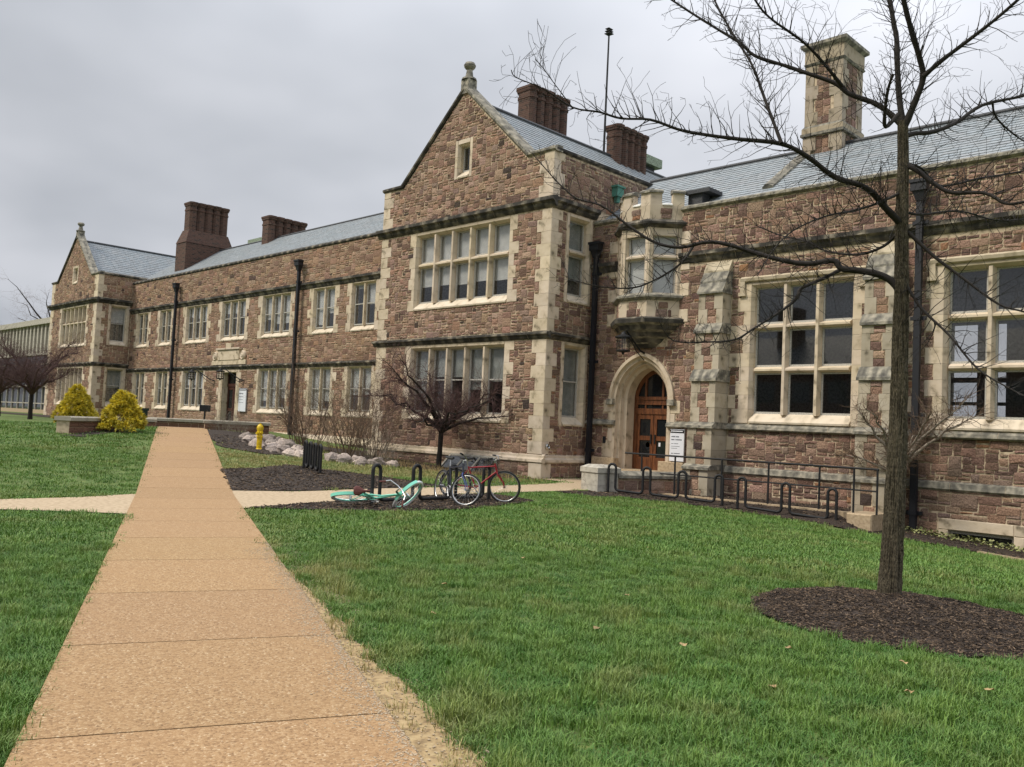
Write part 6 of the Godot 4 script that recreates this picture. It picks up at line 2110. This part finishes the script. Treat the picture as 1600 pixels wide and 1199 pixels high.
	for i in 74:
		var t := rng.randf() * (way.size() - 1)
		var k := mini(int(t), way.size() - 2)
		var p: Vector2 = way[k].lerp(way[k + 1], t - k)
		var wd := 1.0 if t < 3.2 else 0.45
		p += Vector2(rng.randf_range(-1, 1), rng.randf_range(-1, 1)) * wd * 0.75
		var s := rng.randf_range(0.10, 0.30)
		var o := MeshInstance3D.new()
		o.mesh = bm[i % 6]; o.material_override = M.rock; o.name = numbered("boulder"); add_child(o)
		o.transform = Transform3D(Basis.from_euler(Vector3(rng.randf_range(-0.3, 0.3), rng.randf() * TAU, rng.randf_range(-0.3, 0.3))).scaled(Vector3.ONE * s), on(p.x, p.y, s * 0.22))
		tag(o, "pale pinkish boulder in the rock swale beyond the yellow hydrant", "boulder", "boulders of the drainage swale")
	# slanted glazed covers over the basement windows of the pavilion
	var wl := base("window_well_cover", Vector3(-22.6, 0.0, ZG + 0.14))
	tag(wl, "grey slanted glazed cover over a basement window of the pavilion", "window cover")
	for k in 3:
		mb = MB.new()
		for x in [0.0, 0.72]: mb.box(Vector3(x + 0.75 * k, -0.1, 0.0), Vector3(x + 0.75 * k + 0.05, 0.56 if x == 0 else 0.54, 0.06))
		mb.sweep([Vector2(0.56, 0.0), Vector2(0.60, 0.0), Vector2(0.02, 0.62), Vector2(-0.03, 0.62)], UP, Vector3.BACK, Vector3.RIGHT, 0.75 * k, 0.75 * k + 0.07)
		mb.sweep([Vector2(0.56, 0.0), Vector2(0.60, 0.0), Vector2(0.55, 0.06), Vector2(0.5, 0.06)], UP, Vector3.BACK, Vector3.RIGHT, 0.75 * k + 0.07, 0.75 * k + 0.75)
		put(mb, "frame", M.concrete, wl)
		mb = MB.new()
		mb.quad(Vector3(0.75 * k + 0.07, 0.55, 0.02), Vector3(0.75 * k + 0.75, 0.55, 0.02), Vector3(0.75 * k + 0.75, 0.0, 0.6), Vector3(0.75 * k + 0.07, 0.0, 0.6))
		put(mb, "pane", M.dark_glass, wl)
	# lanterns and notices
	var zf := frame_of(Vector3(0, 0, ZW), Vector3.RIGHT)
	lantern("black iron lantern on a bracket above the arched entrance", Vector3(-16.42, 4.33, ZW + 0.9), Vector3(-16.2, 4.08, ZW + 0.1))
	lantern("black iron lantern bracketed on the wall beside the plain doorway and window", Vector3(-45.7, 3.62, ZW + 0.9), Vector3(-44.75, 3.35, ZW + 0.03), 0.9)
	lantern("black iron lantern bracketed on the wall over the plain doorway", Vector3(-42.45, 3.62, ZW + 0.9), Vector3(-41.55, 3.35, ZW + 0.03), 0.9)
	notice("white notice board with black header on the stone jamb by the arched entrance", zf * Transform3D(Basis(), Vector3(0, 0, 0.04)), -15.13, -14.63, 0.78, 1.74, [[0.24, [0.14, 0.11], 0.035], [0.33, [0.1, 0.03, 0.2], 0.035], [0.44, [0.08, 0.15], 0.018], [0.52, [0.3], 0.014], [0.58, [0.22], 0.014], [0.74, [0.08, 0.22], 0.026]])
	notice("white notice board with dark header on the rubble wall by the plain doorway", zf * Transform3D(Basis(), Vector3(0, 0, 0.06)), -41.85, -41.1, 1.75, 2.95, [[0.3, [0.2, 0.2], 0.05], [0.45, [0.3, 0.12], 0.03], [0.6, [0.4], 0.02], [0.75, [0.25, 0.2], 0.02]])
	# low walls of the terrace at the end of the path
	stone_low_wall("low red stone wall with pale coping beside the golden conifers", Vector3(-28.6, 0.9, -9.6), Vector3(-30.6, 0.92, -11.7), 1.27)
	var e0 := pathpt(35.4, -3.2)
	var e1 := pathpt(35.4, -0.95)
	stone_low_wall("low red stone wall with pale coping at the path end, on the conifer side", Vector3(e0.x, 0.9, e0.y), Vector3(e1.x, 0.9, e1.y), 1.28)
	e0 = pathpt(35.4, 0.8); e1 = pathpt(35.4, 3.2)
	stone_low_wall("low red stone wall with pale coping at the path end, behind grey twiggy bushes", Vector3(e0.x, 0.85, e0.y), Vector3(e1.x, 0.7, e1.y), 1.32)
	e0 = pathpt(38.6, -1.5); e1 = pathpt(38.6, 1.3)
	stone_low_wall("low red stone wall with pale coping set back behind the end of the path", Vector3(e0.x, 0.9, e0.y), Vector3(e1.x, 0.9, e1.y), 1.30)
	var bin := base("litter_bin", on(-42.3, -17.3))
	tag(bin, "dark green litter bin behind the larger golden conifer", "bin")
	mb = MB.new()
	mb.box(Vector3(-0.33, 0, -0.3), Vector3(0.33, 0.62, 0.3)); put(mb, "body", M.green_bin, bin)
	mb = MB.new()
	mb.box(Vector3(-0.37, 0.62, -0.34), Vector3(0.37, 0.74, 0.34)); put(mb, "lid", M.green_bin, bin)
	var post := base("sign_post", on(-37.3, -18.2))
	tag(post, "small black sign on a short post in front of the plain doorway", "sign")
	mb = MB.new()
	mb.tube([Vector3(0, -0.1, 0), Vector3(0, 0.75, 0)], [0.045], 6); put(mb, "post", M.black_metal, post)
	mb = MB.new()
	mb.xf = Transform3D(Basis(UP, 0.9), Vector3(0, 0.85, 0))
	mb.block(Vector3(-0.24, -0.15, -0.03), Vector3(0.24, 0.15, 0.03)); put(mb, "panel", M.black_metal, post)
	# planting
	lawn_tree()
	spread_tree("crab_apple", "small spreading bare crab apple in front of the gabled pavilion", on(-22.15, -19.1), 1.2, 3.5, 2.85, 0.10, 15, 720, M.branch, M.twig_purple, M.branch, Vector3(0.05, 0, 0))
	spread_tree("dark_tree", "dense dark bare tree in front of the modern building", on(-42.5, -12.6), 1.1, 4.0, 2.6, 0.10, 14, 750, M.twig_purple, M.twig_purple, M.branch)
	spread_tree("wall_tree", "slender bare tree growing against the wall between the tall windows", on(-8.05, -21.55), 1.3, 3.6, 1.75, 0.085, 12, 520, M.twig_grey, M.twig_brown, M.twig_grey)
	spread_tree("distant_tree", "pale bare treetop showing above the modern building roof", Vector3(-104.0, 0.9, -33.0), 6.0, 15.0, 5.5, 0.25, 11, 260, M.branch, M.twig_brown, M.branch)
	spread_tree("side_tree", "bare purplish tree at the edge of the lawn by the modern building", on(-49.5, -13.2), 1.2, 4.2, 2.6, 0.10, 12, 1000, M.twig_purple, M.twig_purple, M.branch)
	shrub("tall bare brown shrub before the drainpipe of the far wing", on(-26.3, -16.6), 3.0, 2.1, 40, M.twig_brown, 0.017)
	shrub("broad bare brown shrub beside the corner of the gabled pavilion", on(-24.3, -16.9), 2.7, 2.3, 44, M.twig_brown, 0.017)
	shrub("tangled reddish bare shrub against the left corner of the pavilion", on(-25.6, -18.9), 2.8, 2.0, 42, M.twig_brown, 0.015)
	shrub("pale grey twiggy bush at the foot of the brown shrubs", on(-22.9, -17.2), 0.95, 1.1, 46, M.twig_grey, 0.006)
	shrub("pale grey twiggy bush below the low terrace wall", on(-31.2, -16.0), 0.75, 1.1, 50, M.twig_grey, 0.006)
	shrub("pale grey twiggy bush between hydrant and terrace wall", on(-29.6, -15.9), 0.75, 0.9, 44, M.twig_grey, 0.006)
	shrub("small dark bare bush on the mulch beside the stone pier", on(-15.2, -18.9), 0.75, 0.7, 12, M.twig_purple, 0.008)
	shrub("low straw coloured bush at the foot of the pavilion plinth", on(-20.0, -19.3), 0.6, 0.9, 40, M.twig_grey, 0.005)
	shrub("thin grey bush at the left end of the pavilion plinth", on(-25.2, -19.5), 0.8, 0.7, 24, M.twig_grey, 0.006)
	golden_shrub("larger golden yellow conifer standing clear of the low wall", on(-29.6, -11.6), 1.42, 1.62, 3)
	golden_shrub("smaller golden yellow conifer behind the low wall", on(-33.4, -11.4), 1.45, 1.5, 4)
	# ground ivy by the basement windows
	var iv := MB.new()
	for k in 900:
		var x := rng.randf_range(-9.3, -3.5)
		var z := ZW + 0.2 + absf(rng.randfn(0, 0.28))
		var c := on(x, z, 0.02 + rng.randf() * 0.1)
		var v := rng.randf_range(0.7, 1.2)
		iv.col = Color(0.16 * v, 0.19 * v, 0.05 * v).lerp(Color(0.42 * v, 0.42 * v, 0.2 * v), rng.randf() * 0.8)
		var bs := Basis.from_euler(Vector3(rng.randf_range(-0.8, 0.8), rng.randf() * TAU, rng.randf_range(-0.8, 0.8)))
		iv.tri(c, c + bs * Vector3(0.05, 0, 0.03), c + bs * Vector3(0.06, 0.01, -0.02)); iv.tri(c, c + bs * Vector3(0.06, 0.01, -0.02), c + bs * Vector3(0.02, 0, -0.045))
	tag(put(iv, "ground_ivy", M.leaf), "variegated ivy creeping along the foot of the wall by the basement windows", "ivy", "", "stuff")
	# straw-coloured dead growth in front of the pavilion
	var st := MB.new()
	for k in 1500:
		var p := Vector2(rng.randf_range(-24.0, -17.4), 0)
		p.y = rng.randf_range(-19.6, -17.0) if p.x > -20.5 else rng.randf_range(-19.0, -17.6)
		var c := on(p.x, p.y)
		var v := rng.randf_range(0.6, 1.15)
		st.col = Color(0.42 * v, 0.30 * v, 0.13 * v)
		var d := Vector3(rng.randf_range(-0.1, 0.1), rng.randf_range(0.06, 0.24), rng.randf_range(-0.1, 0.1))
		var sd := Vector3(rng.randf_range(-1, 1), 0, rng.randf_range(-1, 1)).normalized() * 0.006
		st.tri(c - sd, c + d, c + sd)
	tag(put(st, "dead_grass", M.leaf), "straw coloured dead grass in the bed before the pavilion", "dead grass", "", "stuff")
	var ed := base("garden_edging")
	tag(ed, "pale concrete edging strip between the lawn and the mulch bed", "edging")
	for k in 6:
		mb = MB.new()
		var x0 := -5.9 + k * 1.2
		mb.quad(on(x0, -20.12, 0.05), on(x0, -20.3, 0.05), on(x0 + 1.19, -20.3, 0.05), on(x0 + 1.19, -20.12, 0.05)); mb.quad(on(x0, -20.12, -0.2), on(x0, -20.12, 0.05), on(x0 + 1.19, -20.12, 0.05), on(x0 + 1.19, -20.12, -0.2)); mb.quad(on(x0, -20.3, -0.2), on(x0, -20.3, 0.05), on(x0, -20.12, 0.05), on(x0, -20.12, -0.2))
		put(mb, "edging_stone", M.kerb, ed)
	modern_building()
	across_the_quad()

func modern_building() -> void:
	var o := base("modern_building")
	tag(o, "low modern concrete building with vertical fins and a glazed ground floor", "building")
	var z := -24.0
	var mb := MB.new()
	mb.box(Vector3(-120, -0.5, z - 14), Vector3(-65.6, 8.6, z)); put(mb, "body", M.concrete, o)
	mb = MB.new()
	mb.box(Vector3(-120.1, 8.3, z - 14.1), Vector3(-65.5, 8.75, z + 0.55)); put(mb, "roof_edge", M.concrete, o)
	mb = MB.new()
	mb.box(Vector3(-67.3, 0.5, z), Vector3(-65.5, 8.3, z + 0.35)); put(mb, "end_wall", M.concrete, o)
	for k in 40:
		mb = MB.new()
		mb.box(Vector3(-68.2 - k * 0.95, 5.9, z), Vector3(-67.85 - k * 0.95, 8.3, z + 0.35)); put(mb, "fin", M.concrete, o)
	for q in [[5.75, 5.9, 0.4], [5.0, 5.08, 0.12], [4.2, 4.28, 0.12], [3.1, 3.28, 0.3], [1.72, 1.8, 0.12]]:
		mb = MB.new()
		mb.box(Vector3(-119, q[0], z), Vector3(-67.3, q[1], z + q[2])); put(mb, "band", M.concrete, o)
	for k in 24:
		mb = MB.new()
		mb.box(Vector3(-70.0 - k * 1.6 + 0.03, 3.3, z), Vector3(-68.45 - k * 1.6, 5.73, z + 0.06)); put(mb, "upper_pane", M.dark_glass, o)
	mb = MB.new()
	mb.box(Vector3(-119, 0.4, z), Vector3(-67.3, 1.25, z + 0.4)); put(mb, "base_wall", M.kerb, o)
	for k in 24:
		mb = MB.new()
		mb.box(Vector3(-68.5 - k * 1.6, 1.25, z), Vector3(-68.42 - k * 1.6, 3.1, z + 0.12)); put(mb, "mullion", M.white_paint, o)
		mb = MB.new()
		mb.box(Vector3(-70.0 - k * 1.6 + 0.02, 1.26, z), Vector3(-68.51 - k * 1.6, 3.09, z + 0.03)); put(mb, "pane", M.dark_glass, o)

# the other side of the quadrangle: it stands behind the camera and shows in the tall windows
func across_the_quad() -> void:
	var o := base("opposite_hall")
	tag(o, "dark stone hall across the lawn, mirrored in the tall windows", "building")
	var z := 42.0
	var mb := MB.new()
	mb.box(Vector3(-95, -1.5, z), Vector3(30, 9.5, z + 14)); put(mb, "wall", M.brick_plain, o)
	mb = MB.new()
	mb.sweep([Vector2(-0.6, 9.5), Vector2(14.6, 9.5), Vector2(7, 13.5)], Vector3(0, 0, 1), UP, Vector3.RIGHT, -95, 30)
	mb.xf = Transform3D(); put(mb, "roof", M.lead, o).position = Vector3(0, 0, z)
	for x in [-70.0, -48.0, -38.5, -16.0]:
		mb = MB.new()
		mb.box(Vector3(x, 9, z + 4), Vector3(x + 2.4, 16.5, z + 6)); put(mb, "chimney", M.brick_plain, o)
	for k in 30:
		for y in [1.5, 5.6]:
			mb = MB.new()
			mb.box(Vector3(-92 + k * 4.0, y, z - 0.05), Vector3(-90 + k * 4.0, y + 2.2, z + 0.1)); put(mb, "window", M.dark_glass, o)
	for p in [Vector3(-32, -0.3, 30), Vector3(-52, 0.3, 33)]:
		spread_tree("quad_tree", "tall bare tree across the lawn, mirrored in the tall windows", p, 3.5, 13.0, 5.0, 0.28, 9, 90, M.branch, M.branch, M.branch)
		get_child(get_child_count() - 1).set_meta("group", "trees across the lawn")

func sky_image() -> Image:
	var w := 1024
	var h := 512
	var im := Image.create(w, h, false, Image.FORMAT_RGBF)
	var f := FastNoiseLite.new()
	f.seed = 8; f.frequency = 1.15; f.fractal_octaves = 5
	var f2 := FastNoiseLite.new()
	f2.seed = 2; f2.frequency = 0.5; f2.fractal_octaves = 3
	for j in h:
		var el := PI * (0.5 - (j + 0.5) / h)
		for i in w:
			var az := TAU * (i + 0.5) / w
			var d := Vector3(sin(az) * cos(el), sin(el), -cos(az) * cos(el))
			# a flat layer of cloud seen from below: stretched towards the horizon
			var e := maxf(d.y, 0.0) + 0.16
			var q := Vector3(d.x / e, 0, d.z / e)
			var n := 0.6 * f.get_noise_2d(q.x * 0.8, q.z * 0.8) + 0.6 * f2.get_noise_2d(q.x * 0.7 + 9.0, q.z * 0.7)
			var lum: float = 0.345 + 0.64 * smoothstep(0.28, 0.95, d.y)
			lum *= 1.0 + 0.42 * n
			lum *= 0.92 + 0.26 * Vector3(0.35, 0, -0.94).dot(Vector3(d.x, 0, d.z))
			var cool := clampf(0.5 - n, 0.0, 1.0)
			if d.y < 0: lum = 0.35
			im.set_pixel(i, j, Color(lum * (0.95 - 0.03 * cool), lum * 0.972, lum * (1.04 + 0.03 * cool)))
	return im

func _ready() -> void:
	rng.seed = 20240
	var cam := Camera3D.new()
	cam.name = "camera"
	cam.position = CAM
	cam.rotation_degrees = Vector3(2.9227, 44.666, 2.6711)
	cam.fov = 47.56; cam.near = 0.05; cam.far = 2000.0
	add_child(cam); cam.current = true
	var we := WorldEnvironment.new()
	we.name = "world"
	var env := Environment.new()
	var pano := PanoramaSkyMaterial.new()
	pano.panorama = ImageTexture.create_from_image(sky_image())
	var sky := Sky.new()
	sky.sky_material = pano
	env.background_mode = Environment.BG_SKY; env.sky = sky
	env.tonemap_mode = Environment.TONE_MAPPER_LINEAR; env.tonemap_exposure = 1.9
	env.sdfgi_enabled = true; env.ssao_enabled = true; env.ssil_enabled = true
	we.environment = env
	add_child(we)
	var sun := DirectionalLight3D.new()
	sun.name = "sun"
	sun.light_energy = 0.5; sun.light_angular_distance = 14.0; sun.light_color = Color(1.0, 0.965, 0.90); sun.shadow_enabled = true
	add_child(sun)
	sun.look_at_from_position(Vector3(-3.5, 8.0, 6.0), Vector3.ZERO)
	make_materials()
	build_ground()
	build_hall()
	lay_stones(CAM)
	build_things()
	build_grass()
